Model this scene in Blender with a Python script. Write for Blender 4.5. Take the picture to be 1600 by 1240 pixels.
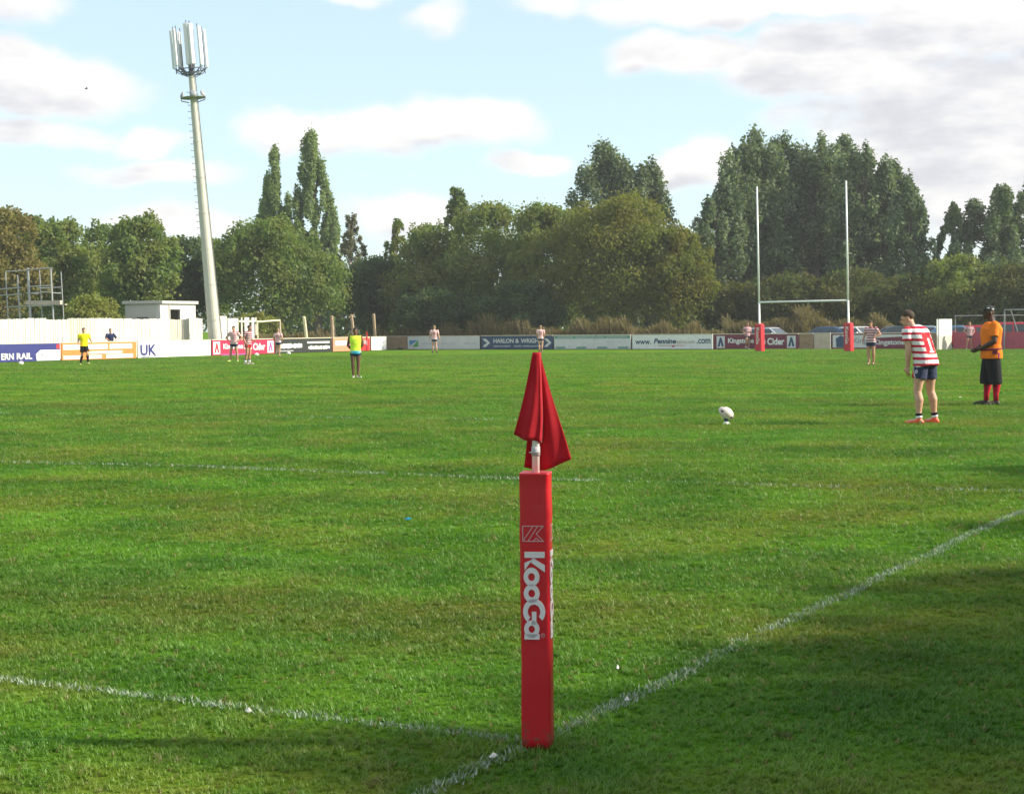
import bpy, bmesh, math, random
import numpy as np
from mathutils import Vector, Matrix
for o in list(bpy.data.objects): bpy.data.objects.remove(o, do_unlink=True)
scene = bpy.context.scene
COL = scene.collection
R = math.radians
rng = np.random.default_rng(7)
random.seed(7)

# ------------------------------------------------------------------ camera
EYE, FPX, PITCH, ROLL = 1.6, 2700.0, 0.03998, -0.01047      # eye height (m), focal length (px of 1600), radians
IW, IH = 1600, 1240
cam = bpy.data.cameras.new('camera'); cam_ob = bpy.data.objects.new('camera', cam); COL.objects.link(cam_ob)
cr, sr, cp, sp = math.cos(ROLL), math.sin(ROLL), math.cos(PITCH), math.sin(PITCH)
ax, ay, az = Vector((cr, sr*sp, sr*cp)), Vector((-sr, cr*sp, cr*cp)), Vector((0, -cp, sp))
M = Matrix.Identity(4)
for i in range(3): M[i][0], M[i][1], M[i][2] = ax[i], ay[i], az[i]
M[0][3], M[1][3], M[2][3] = 0, 0, EYE
cam_ob.matrix_world = M
cam.sensor_width = 36; cam.sensor_fit = 'HORIZONTAL'; cam.lens = FPX/IW*36
cam.clip_start = 0.1; cam.clip_end = 6000
scene.camera = cam_ob
scene.render.resolution_x, scene.render.resolution_y = 1024, 793

# ------------------------------------------------------------------ light
SUN_EL, SUN_AZ = R(30), R(-5)          # azimuth measured from +X (the right) towards +Y (ahead)
SKY_STRENGTH, SUN_STRENGTH, EXPOSURE = 0.10, 4.4, 1.0
sun_dir = Vector((math.cos(SUN_EL)*math.cos(SUN_AZ), math.cos(SUN_EL)*math.sin(SUN_AZ), math.sin(SUN_EL)))
sl = bpy.data.lights.new('sun', 'SUN'); sl.energy = SUN_STRENGTH; sl.angle = R(0.9); sl.color = (1.0, 0.90, 0.74)
so = bpy.data.objects.new('sun', sl); COL.objects.link(so)
so.rotation_euler = sun_dir.to_track_quat('Z', 'Y').to_euler(); so.location = (40, 10, 40)
vs = scene.view_settings
vs.view_transform = 'Standard'; vs.look = 'None'; vs.exposure = EXPOSURE; vs.gamma = 1.0; vs.use_curve_mapping = False

class NT:
    """small helper to write node trees"""
    def __init__(s, t): s.t = t
    def n(s, typ, **kw):
        nd = s.t.nodes.new(typ)
        for k, v in kw.items():
            if k == 'i':
                for kk, vv in v.items(): s.put(nd.inputs[kk], vv)
            else: setattr(nd, k, v)
        return nd
    def put(s, sock, v):
        if isinstance(v, bpy.types.NodeSocket): s.t.links.new(v, sock)
        else:
            if isinstance(v, (tuple, list)) and len(v) == 3 and sock.type == 'RGBA': v = (*v, 1)
            sock.default_value = v
    def m(s, op, a, b=0.0, c=0.0, clamp=False):
        nd = s.t.nodes.new('ShaderNodeMath'); nd.operation = op; nd.use_clamp = clamp
        s.put(nd.inputs[0], a); s.put(nd.inputs[1], b); s.put(nd.inputs[2], c); return nd.outputs[0]
    def v(s, op, a, b=(0, 0, 0)):
        nd = s.t.nodes.new('ShaderNodeVectorMath'); nd.operation = op
        s.put(nd.inputs[0], a); s.put(nd.inputs[1], b)
        return nd.outputs['Value'] if op in ('LENGTH', 'DOT_PRODUCT') else nd.outputs[0]
    def mix(s, f, a, b, bt='MIX'):
        nd = s.t.nodes.new('ShaderNodeMix'); nd.data_type = 'RGBA'; nd.blend_type = bt
        s.put(nd.inputs[0], f); s.put(nd.inputs[6], a); s.put(nd.inputs[7], b); return nd.outputs[2]
    def rng(s, x, a, b, c=0.0, d=1.0, smooth=True):
        nd = s.t.nodes.new('ShaderNodeMapRange'); nd.interpolation_type = 'SMOOTHSTEP' if smooth else 'LINEAR'
        s.put(nd.inputs[0], x); s.put(nd.inputs[1], a); s.put(nd.inputs[2], b); s.put(nd.inputs[3], c); s.put(nd.inputs[4], d)
        return nd.outputs[0]
    def noise(s, vec, scale, detail=3.0, rough=0.55, col=False):
        nd = s.t.nodes.new('ShaderNodeTexNoise')
        if vec is not None: s.put(nd.inputs['Vector'], vec)
        nd.inputs['Scale'].default_value = scale; nd.inputs['Detail'].default_value = detail; nd.inputs['Roughness'].default_value = rough
        return nd.outputs['Color' if col else 'Fac']

# sky: Nishita air plus broken cumulus, laid out by compass bearing and elevation
world = bpy.data.worlds.new('World'); scene.world = world; world.use_nodes = True
wt = world.node_tree; wt.nodes.clear(); W = NT(wt)
sky = W.n('ShaderNodeTexSky', sky_type='NISHITA', sun_disc=False, sun_elevation=SUN_EL, sun_rotation=R(90)-SUN_AZ,
          altitude=0.0, air_density=1.0, dust_density=0.6, ozone_density=2.0)
cg = bpy.data.node_groups.new('cloud_cover', 'ShaderNodeTree'); G = NT(cg)
cg.interface.new_socket('Vec', in_out='INPUT', socket_type='NodeSocketVector')
cg.interface.new_socket('Cover', in_out='OUTPUT', socket_type='NodeSocketFloat')
gi, go = cg.nodes.new('NodeGroupInput'), cg.nodes.new('NodeGroupOutput')
CLOUDS = [(100,150,190,62,1.0),(30,110,110,45,.9),(60,222,210,30,.8),(240,230,90,32,.85),(250,275,190,26,.7),(40,20,120,55,.75),
          (470,205,110,42,.8),(590,205,160,50,.95),(740,190,150,56,1.0),(830,258,100,24,.85),(700,28,70,45,.6),(560,4,80,20,.6),
          (1080,88,150,44,1.0),(1300,105,260,75,1.05),(1250,16,520,42,.95),(1520,60,260,80,1.0),(1530,230,330,190,1.1),
          (1290,190,130,60,.7),(640,340,110,48,.85),(1080,262,90,52,.9),(300,350,190,36,.75),(900,20,160,30,.6)]
nz = G.noise(gi.outputs[0], 16.0, 6.0, 0.62)
nz2 = G.noise(G.v('MULTIPLY', gi.outputs[0], (1, 1.5, 0)), 42.0, 6.0, 0.62)
wob = G.v('MULTIPLY', G.v('SUBTRACT', G.noise(gi.outputs[0], 22.0, 3.0, .5, col=True), (.5, .5, .5)), (.05, .022, 0))
P0 = G.v('ADD', gi.outputs[0], wob)
acc = None
for (cx, cy, rx, ry, amp) in CLOUDS:
    a = (cx-800)/FPX; e = (512-cy-(cx-800)*0.0105)/FPX
    d = G.v('LENGTH', G.v('MULTIPLY', G.v('SUBTRACT', P0, (a, e, 0)), (FPX/rx, FPX/ry, 0)))
    f = G.rng(d, 0.25, 1.25, amp, 0.0)
    acc = f if acc is None else G.m('MAXIMUM', acc, f)
# the same broken cloud carries on round the rest of the sky
sx = G.n('ShaderNodeSeparateXYZ', i={0: P0})
away = G.m('MAXIMUM', G.rng(G.m('ABSOLUTE', sx.outputs[0]), .32, .42), G.rng(sx.outputs[1], .2, .26))
gen = G.rng(G.noise(G.v('MULTIPLY', P0, (1, 2.2, 0)), 5.0, 4.0, .55), .42, .62)
acc = G.m('MAXIMUM', acc, G.m('MULTIPLY', gen, away))
tot = G.m('ADD', acc, G.m('ADD', G.m('MULTIPLY', G.m('SUBTRACT', nz, .5), .95), G.m('MULTIPLY', G.m('SUBTRACT', nz2, .5), .50)))
G.put(go.inputs[0], G.rng(tot, .16, .80))
geo = W.n('ShaderNodeTexCoord')
sv = W.n('ShaderNodeSeparateXYZ', i={0: geo.outputs['Generated']})
az_ = W.m('ARCTAN2', sv.outputs[0], sv.outputs[1]); el_ = W.m('ARCSINE', sv.outputs[2])
ae = W.n('ShaderNodeCombineXYZ', i={0: az_, 1: el_, 2: 0.0}).outputs[0]
def cover(vec):
    g = wt.nodes.new('ShaderNodeGroup'); g.node_tree = cg; W.put(g.inputs[0], vec); return g.outputs[0]
c0 = cover(ae); c1 = cover(W.v('ADD', ae, (0.010, 0.020, 0))); c2 = cover(W.v('ADD', ae, (0.002, 0.007, 0)))
bil = W.rng(W.noise(W.v('MULTIPLY', ae, (1, 2.6, 0)), 15.0, 5.0, .6), .34, .68)
under = W.m('ADD', W.m('MULTIPLY', c1, .55), W.m('MULTIPLY', W.m('MULTIPLY', c1, c2), .45))
shade = W.m('MULTIPLY', W.m('MULTIPLY', under, c0), W.rng(bil, 0, 1, .12, .95, False))
ccol = W.mix(shade, (5.5, 5.35, 5.2), (3.6, 3.6, 3.88))
base = W.mix(1.0, sky.outputs[0], (1.10, 1.22, 1.28), 'MULTIPLY')
veil = W.mix(.54, base, (3.95, 4.58, 4.88))      # thin high haze over the blue
skyc = W.mix(W.m('MULTIPLY', c0, .95), veil, ccol)
bg = W.n('ShaderNodeBackground', i={0: skyc, 1: SKY_STRENGTH}); wo = W.n('ShaderNodeOutputWorld', i={0: bg.outputs[0]})

# ------------------------------------------------------------------ place finding (metres on the ground)
def ray(px, py):
    u, v = (px-IW/2)/FPX, -(py-IH/2)/FPX
    u, v = cr*u - sr*v, sr*u + cr*v
    return Vector((u, cp + v*sp, -sp + v*cp))
def gp(px, py):                      # ground point under a photo pixel
    r = ray(px, py); t = -EYE/r.z; return Vector((r.x*t, r.y*t, 0))
def horizon(px): return 512.0 - (px-800)*0.01047
def at(px, Y): return Vector(((px-800)/FPX*Y, Y, 0))
def hgt(px, py, Y): return EYE + (horizon(px)-py)/FPX*Y
T = Vector((0.454, 0.891, 0)).normalized()       # along the touchline, away
GV = Vector((0.891, -0.454, 0)).normalized()     # along the goal line, to the right

# ------------------------------------------------------------------ mesh helpers
class MB:
    def __init__(s): s.v = []; s.f = []; s.mi = []
    def add(s, vs, fs, mi=0):
        b = len(s.v); s.v += [tuple(v) for v in vs]; s.f += [tuple(i+b for i in f) for f in fs]; s.mi += [mi]*len(fs); return s
    def box(s, c, size, mat=None, mi=0):
        x, y, z = size[0]/2, size[1]/2, size[2]/2
        vs = [Vector((i*x, j*y, k*z)) for k in (-1, 1) for j in (-1, 1) for i in (-1, 1)]
        if mat is not None: vs = [mat @ v for v in vs]
        vs = [v + Vector(c) for v in vs]
        return s.add(vs, [(0,2,3,1),(4,5,7,6),(0,1,5,4),(2,6,7,3),(0,4,6,2),(1,3,7,5)], mi)
    def tube(s, p0, p1, r0, r1=None, n=10, mi=0, caps=True):
        p0, p1 = Vector(p0), Vector(p1); r1 = r0 if r1 is None else r1
        d = (p1-p0); d = d.normalized() if d.length > 1e-9 else Vector((0, 0, 1))
        x = d.orthogonal().normalized(); y = d.cross(x)
        vs = []
        for p, r in ((p0, r0), (p1, r1)):
            vs += [p + (x*math.cos(2*math.pi*k/n) + y*math.sin(2*math.pi*k/n))*r for k in range(n)]
        fs = [(k, (k+1) % n, n+(k+1) % n, n+k) for k in range(n)]
        if caps: fs += [tuple(range(n-1, -1, -1)), tuple(range(n, 2*n))]
        return s.add(vs, fs, mi)
    def path(s, pts, rads, n=8, mi=0):
        for i in range(len(pts)-1): s.tube(pts[i], pts[i+1], rads[i], rads[i+1], n, mi)
        return s
    def ball(s, c, r, rot=None, n=12, m=8, mi=0):
        r = (r, r, r) if not hasattr(r, '__len__') else r
        vs = []
        for j in range(1, m):
            th = math.pi*j/m
            for k in range(n):
                a = 2*math.pi*k/n
                vs.append(Vector((math.sin(th)*math.cos(a)*r[0], math.sin(th)*math.sin(a)*r[1], math.cos(th)*r[2])))
        vs += [Vector((0, 0, r[2])), Vector((0, 0, -r[2]))]
        if rot is not None: vs = [rot @ v for v in vs]
        vs = [v + Vector(c) for v in vs]
        fs = [(j*n+k, (j+1)*n+k, (j+1)*n+(k+1) % n, j*n+(k+1) % n) for j in range(m-2) for k in range(n)]
        t, b = (m-1)*n, (m-1)*n+1
        fs += [(t, k, (k+1) % n) for k in range(n)] + [(b, (m-2)*n+(k+1) % n, (m-2)*n+k) for k in range(n)]
        return s.add(vs, fs, mi)
    def loft(s, pts, rads, n=12, mi=0):             # one skin along a bent path
        pts = [Vector(p) for p in pts]; ref = None; rs = []
        for i, p in enumerate(pts):
            d = (pts[min(i+1, len(pts)-1)]-pts[max(i-1, 0)]).normalized()
            ref = d.orthogonal().normalized() if ref is None else (ref-d*ref.dot(d)).normalized(); y = d.cross(ref)
            rs.append([p+(ref*math.cos(2*math.pi*k/n)+y*math.sin(2*math.pi*k/n))*rads[i] for k in range(n)])
        return s.rings(rs, mi)
    def rings(s, rs, mi=0):
        n = len(rs[0]); vs = [v for r in rs for v in r]
        fs = [(i*n+k, i*n+(k+1) % n, (i+1)*n+(k+1) % n, (i+1)*n+k) for i in range(len(rs)-1) for k in range(n)]
        fs += [tuple(range(n-1, -1, -1)), tuple(range((len(rs)-1)*n, len(rs)*n))]
        return s.add(vs, fs, mi)
    def prism(s, outline, y0, y1, mi=0):           # outline in x,z extruded along y
        n = len(outline)
        vs = [(x, y0, z) for x, z in outline] + [(x, y1, z) for x, z in outline]
        return s.add(vs, [tuple(range(n)), tuple(range(2*n-1, n-1, -1))] + [(k, n+k, n+(k+1) % n, (k+1) % n) for k in range(n)], mi)
    def mesh(s, name, fix=True):
        me = bpy.data.meshes.new(name); me.from_pydata(s.v, [], s.f)
        me.polygons.foreach_set('material_index', s.mi)
        if fix:
            bm = bmesh.new(); bm.from_mesh(me); bmesh.ops.recalc_face_normals(bm, faces=bm.faces); bm.to_mesh(me); bm.free()
        me.update(); return me
    def build(s, name, mats, parent=None, smooth=False, bevel=0):
        me = s.mesh(name)
        if bevel:
            bm = bmesh.new(); bm.from_mesh(me)
            bmesh.ops.bevel(bm, geom=[e for e in bm.edges], offset=bevel, segments=2, affect='EDGES', profile=.6)
            bm.to_mesh(me); bm.free()
        return link(name, me, mats, parent, smooth)
def link(name, me, mats, parent=None, smooth=False):
    for m in (mats if isinstance(mats, (list, tuple)) else [mats]): me.materials.append(m)
    if smooth: me.polygons.foreach_set('use_smooth', [True]*len(me.polygons))
    o = bpy.data.objects.new(name, me); COL.objects.link(o)
    if parent: o.parent = parent
    return o
def tag(o, label=None, cat=None, group=None, kind=None):
    if label: o['label'] = label
    if cat: o['category'] = cat
    if group: o['group'] = group
    if kind: o['kind'] = kind
    return o
def thing(name, label, cat, loc=(0, 0, 0), rotz=0.0, group=None, kind=None):
    o = bpy.data.objects.new(name, None); COL.objects.link(o); o.empty_display_size = .2
    o.location = loc; o.rotation_euler = (0, 0, rotz)
    return tag(o, label, cat, group, kind)
def copy_tree(o, parent=None):
    c = o.copy(); COL.objects.link(c); c.parent = parent
    for ch in list(o.children): copy_tree(ch, c)
    return c
def text_mesh(body, h, width=None, bold=0.0, ext=.004, shear=0.0):
    """lettering as a mesh lying in the xz plane, facing -y, baseline origin, scaled to a height and optional width"""
    cu = bpy.data.curves.new('lettering', 'FONT'); cu.body = body; cu.extrude = ext; cu.offset = bold; cu.shear = shear
    cu.resolution_u = 4
    ob = bpy.data.objects.new('lettering', cu); COL.objects.link(ob)
    dg = bpy.context.evaluated_depsgraph_get()
    me = bpy.data.meshes.new_from_object(ob.evaluated_get(dg)); bpy.data.objects.remove(ob); bpy.data.curves.remove(cu)
    co = np.zeros(len(me.vertices)*3); me.vertices.foreach_get('co', co); co = co.reshape(-1, 3)
    mn, mx = co.min(0), co.max(0)
    sc = h/(mx[1]-mn[1]); sx_ = width/(mx[0]-mn[0]) if width else sc
    out = np.stack([(co[:, 0]-mn[0])*sx_, -co[:, 2]*1.0, (co[:, 1]-mn[1])*sc], 1)
    me.vertices.foreach_set('co', out.ravel()); me.materials.clear(); me.update()
    return me, (mx[0]-mn[0])*sx_
def np_mesh(name, verts, faces_n, mat, parent=None, colours=None):
    """verts (N*k,3) grouped as separate k-gons"""
    k = faces_n; nv = len(verts); nf = nv//k
    me = bpy.data.meshes.new(name); me.vertices.add(nv); me.loops.add(nv); me.polygons.add(nf)
    me.vertices.foreach_set('co', np.asarray(verts, dtype=np.float32).ravel())
    me.loops.foreach_set('vertex_index', np.arange(nv, dtype=np.int32))
    me.polygons.foreach_set('loop_start', np.arange(0, nv, k, dtype=np.int32))
    me.polygons.foreach_set('loop_total', np.full(nf, k, dtype=np.int32))
    if colours is not None:
        at_ = me.attributes.new('tone', 'FLOAT', 'FACE'); at_.data.foreach_set('value', np.asarray(colours, dtype=np.float32))
    me.update(); me.validate()
    return link(name, me, mat, parent)

# ------------------------------------------------------------------ materials
def mat(name, col, rough=.6, var=.12, scale=6.0, bump=0.0, bscale=40.0, metal=0.0, spec=.4, sheen=0.0, dirt=None):
    m = bpy.data.materials.new(name); m.use_nodes = True; t = m.node_tree; b = t.nodes['Principled BSDF']; N = NT(t)
    tc = N.n('ShaderNodeTexCoord').outputs['Object']
    f = N.noise(tc, scale, 4.0, .6)
    k = N.rng(f, .3, .7, 1-var, 1+var, False)
    c = N.mix(1.0, (*col, 1), N.n('ShaderNodeCombineXYZ', i={0: k, 1: k, 2: k}).outputs[0], 'MULTIPLY')
    if dirt: c = N.mix(N.rng(N.noise(tc, scale*.7+1.3, 5.0, .65), .52, .75, 0, dirt[1]), c, (*dirt[0], 1))
    N.put(b.inputs['Base Color'], c); b.inputs['Roughness'].default_value = rough; b.inputs['Metallic'].default_value = metal
    b.inputs['Specular IOR Level'].default_value = spec
    if sheen: b.inputs['Sheen Weight'].default_value = sheen
    if bump:
        bn = N.n('ShaderNodeBump', i={'Strength': bump, 'Distance': .02, 'Height': N.noise(tc, bscale, 4.0, .6)})
        N.put(b.inputs['Normal'], bn.outputs[0])
    return m
def hoops(name, c1, c2, period=.085, duty=.42, phase=0.0, panel=None, digit=None, digit_col=(.9, .88, .88)):
    """striped jersey; optional printed panel and number on the back (local +y side)"""
    m = bpy.data.materials.new(name); m.use_nodes = True; t = m.node_tree; b = t.nodes['Principled BSDF']; N = NT(t)
    tc = N.n('ShaderNodeTexCoord').outputs['Object']; s = N.n('ShaderNodeSeparateXYZ', i={0: tc})
    wv = N.m('MULTIPLY', N.m('SUBTRACT', N.noise(tc, 7.0, 2.0), .5), .03)
    z = N.m('ADD', s.outputs[2], wv)
    fr = N.m('FRACT', N.m('DIVIDE', N.m('ADD', z, phase), period))
    c = N.mix(N.m('LESS_THAN', fr, duty), (*c2, 1), (*c1, 1))
    def inside(v, a, bb): return N.m('MULTIPLY', N.m('GREATER_THAN', v, a), N.m('LESS_THAN', v, bb))
    back = N.m('GREATER_THAN', s.outputs[1], 0.0)
    if panel:
        x0, x1, z0, z1, pc = panel
        k = N.m('MULTIPLY', N.m('MULTIPLY', inside(s.outputs[0], x0, x1), inside(s.outputs[2], z0, z1)), back)
        c = N.mix(k, c, (*pc, 1))
    for (x0, x1, z0, z1) in (digit or []):
        k = N.m('MULTIPLY', N.m('MULTIPLY', inside(s.outputs[0], x0, x1), inside(s.outputs[2], z0, z1)), back)
        c = N.mix(k, c, (*digit_col, 1))
    c = N.mix(N.rng(N.noise(tc, 9.0, 4.0), .35, .75, 0, .18), c, (.35, .25, .2, 1))
    N.put(b.inputs['Base Color'], c); b.inputs['Roughness'].default_value = .85; b.inputs['Specular IOR Level'].default_value = .15
    bn = N.n('ShaderNodeBump', i={'Strength': .6, 'Distance': .03, 'Height': N.noise(tc, 16.0, 3.0)}); N.put(b.inputs['Normal'], bn.outputs[0])
    return m
def leaf_mat(name, c1, c2, c3=None, trans=.42):
    """foliage: hue varies leaf by leaf and branch by branch"""
    m = bpy.data.materials.new(name); m.use_nodes = True; t = m.node_tree; t.nodes.clear(); N = NT(t)
    a = N.n('ShaderNodeAttribute', attribute_name='tone').outputs['Fac']
    g = N.n('ShaderNodeNewGeometry')
    big = N.rng(N.noise(g.outputs['Position'], .55, 3.0), .35, .65)
    c = N.mix(a, (*c1, 1), (*c2, 1))
    if c3: c = N.mix(N.m('MULTIPLY', big, .75), c, (*c3, 1))
    d = N.n('ShaderNodeBsdfDiffuse', i={0: c, 1: .6}); tr = N.n('ShaderNodeBsdfTranslucent', i={0: N.mix(1.0, c, (1.0, 1.15, .5, 1), 'MULTIPLY')})
    gl = N.n('ShaderNodeBsdfGlossy', i={0: (.9, .95, 1, 1), 1: .65})
    x = N.n('ShaderNodeMixShader', i={0: trans, 1: d.outputs[0], 2: tr.outputs[0]})
    x = N.n('ShaderNodeMixShader', i={0: .012, 1: x.outputs[0], 2: gl.outputs[0]})
    N.n('ShaderNodeOutputMaterial', i={0: x.outputs[0]}); return m

# turf colour by place: one recipe shared by the soil sheet and the blades that stand on it
tg = bpy.data.node_groups.new('turf_colour', 'ShaderNodeTree'); N = NT(tg)
tg.interface.new_socket('Colour', in_out='OUTPUT', socket_type='NodeSocketColor')
tg.interface.new_socket('Bare', in_out='OUTPUT', socket_type='NodeSocketFloat')
tgo = tg.nodes.new('NodeGroupOutput'); pos = N.n('ShaderNodeNewGeometry').outputs['Position']
flat = N.v('MULTIPLY', pos, (1, 1, 0))
n1 = N.noise(flat, .22, 4.0, .6); n2 = N.noise(flat, .9, 4.0, .62); n3 = N.noise(flat, 5.0, 4.0, .65); n4 = N.noise(N.v('ADD', flat, (31, 7, 0)), .45, 5.0, .6)
c = N.mix(N.rng(n2, .34, .68), (0.063, 0.152, 0.014, 1), (0.132, 0.235, 0.026, 1))
c = N.mix(N.rng(n3, .50, .75, 0, .60), c, (0.038, 0.105, 0.011, 1))
yel = N.m('MULTIPLY', N.rng(n4, .42, .66), N.rng(n3, .22, .60))
c = N.mix(N.m('MULTIPLY', yel, .58), c, (0.258, 0.209, 0.050, 1))
c = N.mix(N.rng(n1, .40, .70, 0, .35), c, (0.107, 0.246, 0.026, 1))
bare = N.m('MULTIPLY', N.rng(N.noise(N.v('ADD', flat, (3, 90, 0)), .7, 5.0, .7), .62, .76), N.rng(n3, .42, .6))
c = N.mix(N.m('MULTIPLY', bare, .50), c, (0.214, 0.123, 0.066, 1))
spot = N.rng(N.noise(N.v('ADD', flat, (55, 5, 0)), 3.2, 2.0, .5), .70, .78)      # small stud-worn spots
c = N.mix(N.m('MULTIPLY', spot, .6), c, (0.139, 0.080, 0.042, 1))
# faint mowing and wear bands lying across the pitch
along = N.m('ADD', N.v('DOT_PRODUCT', flat, (.454, .891, 0)), N.m('MULTIPLY', n2, 1.2)); band = N.rng(N.noise(N.n('ShaderNodeCombineXYZ', i={0: along, 1: N.m('MULTIPLY', N.v('DOT_PRODUCT', flat, (.891, -.454, 0)), .12), 2: 0.0}).outputs[0], .55, 4.0, .6), .36, .64, .88, 1.12)
c = N.mix(1.0, c, N.n('ShaderNodeCombineXYZ', i={0: N.m('MULTIPLY', band, .93), 1: N.m('MULTIPLY', band, 1.08), 2: N.m('MULTIPLY', band, .85)}).outputs[0], 'MULTIPLY')
N.put(tgo.inputs[0], c); N.put(tgo.inputs[1], bare)
def turf_mat(name, blade):
    m = bpy.data.materials.new(name); m.use_nodes = True; t = m.node_tree; t.nodes.clear(); N = NT(t)
    g = t.nodes.new('ShaderNodeGroup'); g.node_tree = tg; c = g.outputs[0]
    pos = N.n('ShaderNodeNewGeometry').outputs['Position']
    if blade:
        r = N.n('ShaderNodeObjectInfo').outputs['Random']
        c = N.mix(N.rng(r, 0, 1, 0, .45, False), c, N.mix(1.0, c, (1.45, 1.35, 1.3, 1), 'MULTIPLY'))
        c = N.mix(N.m('GREATER_THAN', r, .955), c, (.22, .20, .07, 1))
        d = N.n('ShaderNodeBsdfDiffuse', i={0: c}); tr = N.n('ShaderNodeBsdfTranslucent', i={0: N.mix(1.0, c, (1.1, 1.25, .5, 1), 'MULTIPLY')})
        x = N.n('ShaderNodeMixShader', i={0: .4, 1: d.outputs[0], 2: tr.outputs[0]})
        gl = N.n('ShaderNodeBsdfGlossy', i={0: (1, 1, 1, 1), 1: .5}); x = N.n('ShaderNodeMixShader', i={0: .03, 1: x.outputs[0], 2: gl.outputs[0]})
        N.n('ShaderNodeOutputMaterial', i={0: x.outputs[0]})
    else:
        h = N.m('ADD', N.noise(pos, 16.0, 5.0, .75), N.m('MULTIPLY', N.noise(pos, 70.0, 4.0, .8), .5))
        fine = N.rng(N.noise(pos, 9.0, 6.0, .8), .38, .66, .62, 1.3, False)
        c = N.mix(1.0, c, N.n('ShaderNodeCombineXYZ', i={0: fine, 1: fine, 2: fine}).outputs[0], 'MULTIPLY')
        bn = N.n('ShaderNodeBump', i={'Strength': .9, 'Distance': .05, 'Height': h})
        d = N.n('ShaderNodeBsdfDiffuse', i={0: c, 'Normal': bn.outputs[0]})
        N.n('ShaderNodeOutputMaterial', i={0: d.outputs[0]})
    return m

# ------------------------------------------------------------------ ground and turf
M_soil = turf_mat('pitch_soil', False); M_blade = turf_mat('grass_blades', True)
gm = MB(); S = 2500; step = [-S, -300, -60, 0, 60, 150, 400, S]
g = MB()
for j in range(len(step)):
    for i in range(len(step)): g.v.append((step[i], step[j], 0.0))
n = len(step)
for j in range(n-1):
    for i in range(n-1): g.f.append((j*n+i, j*n+i+1, (j+1)*n+i+1, (j+1)*n+i)); g.mi.append(0)
tag(g.build('ground', M_soil), kind='structure')

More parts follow.
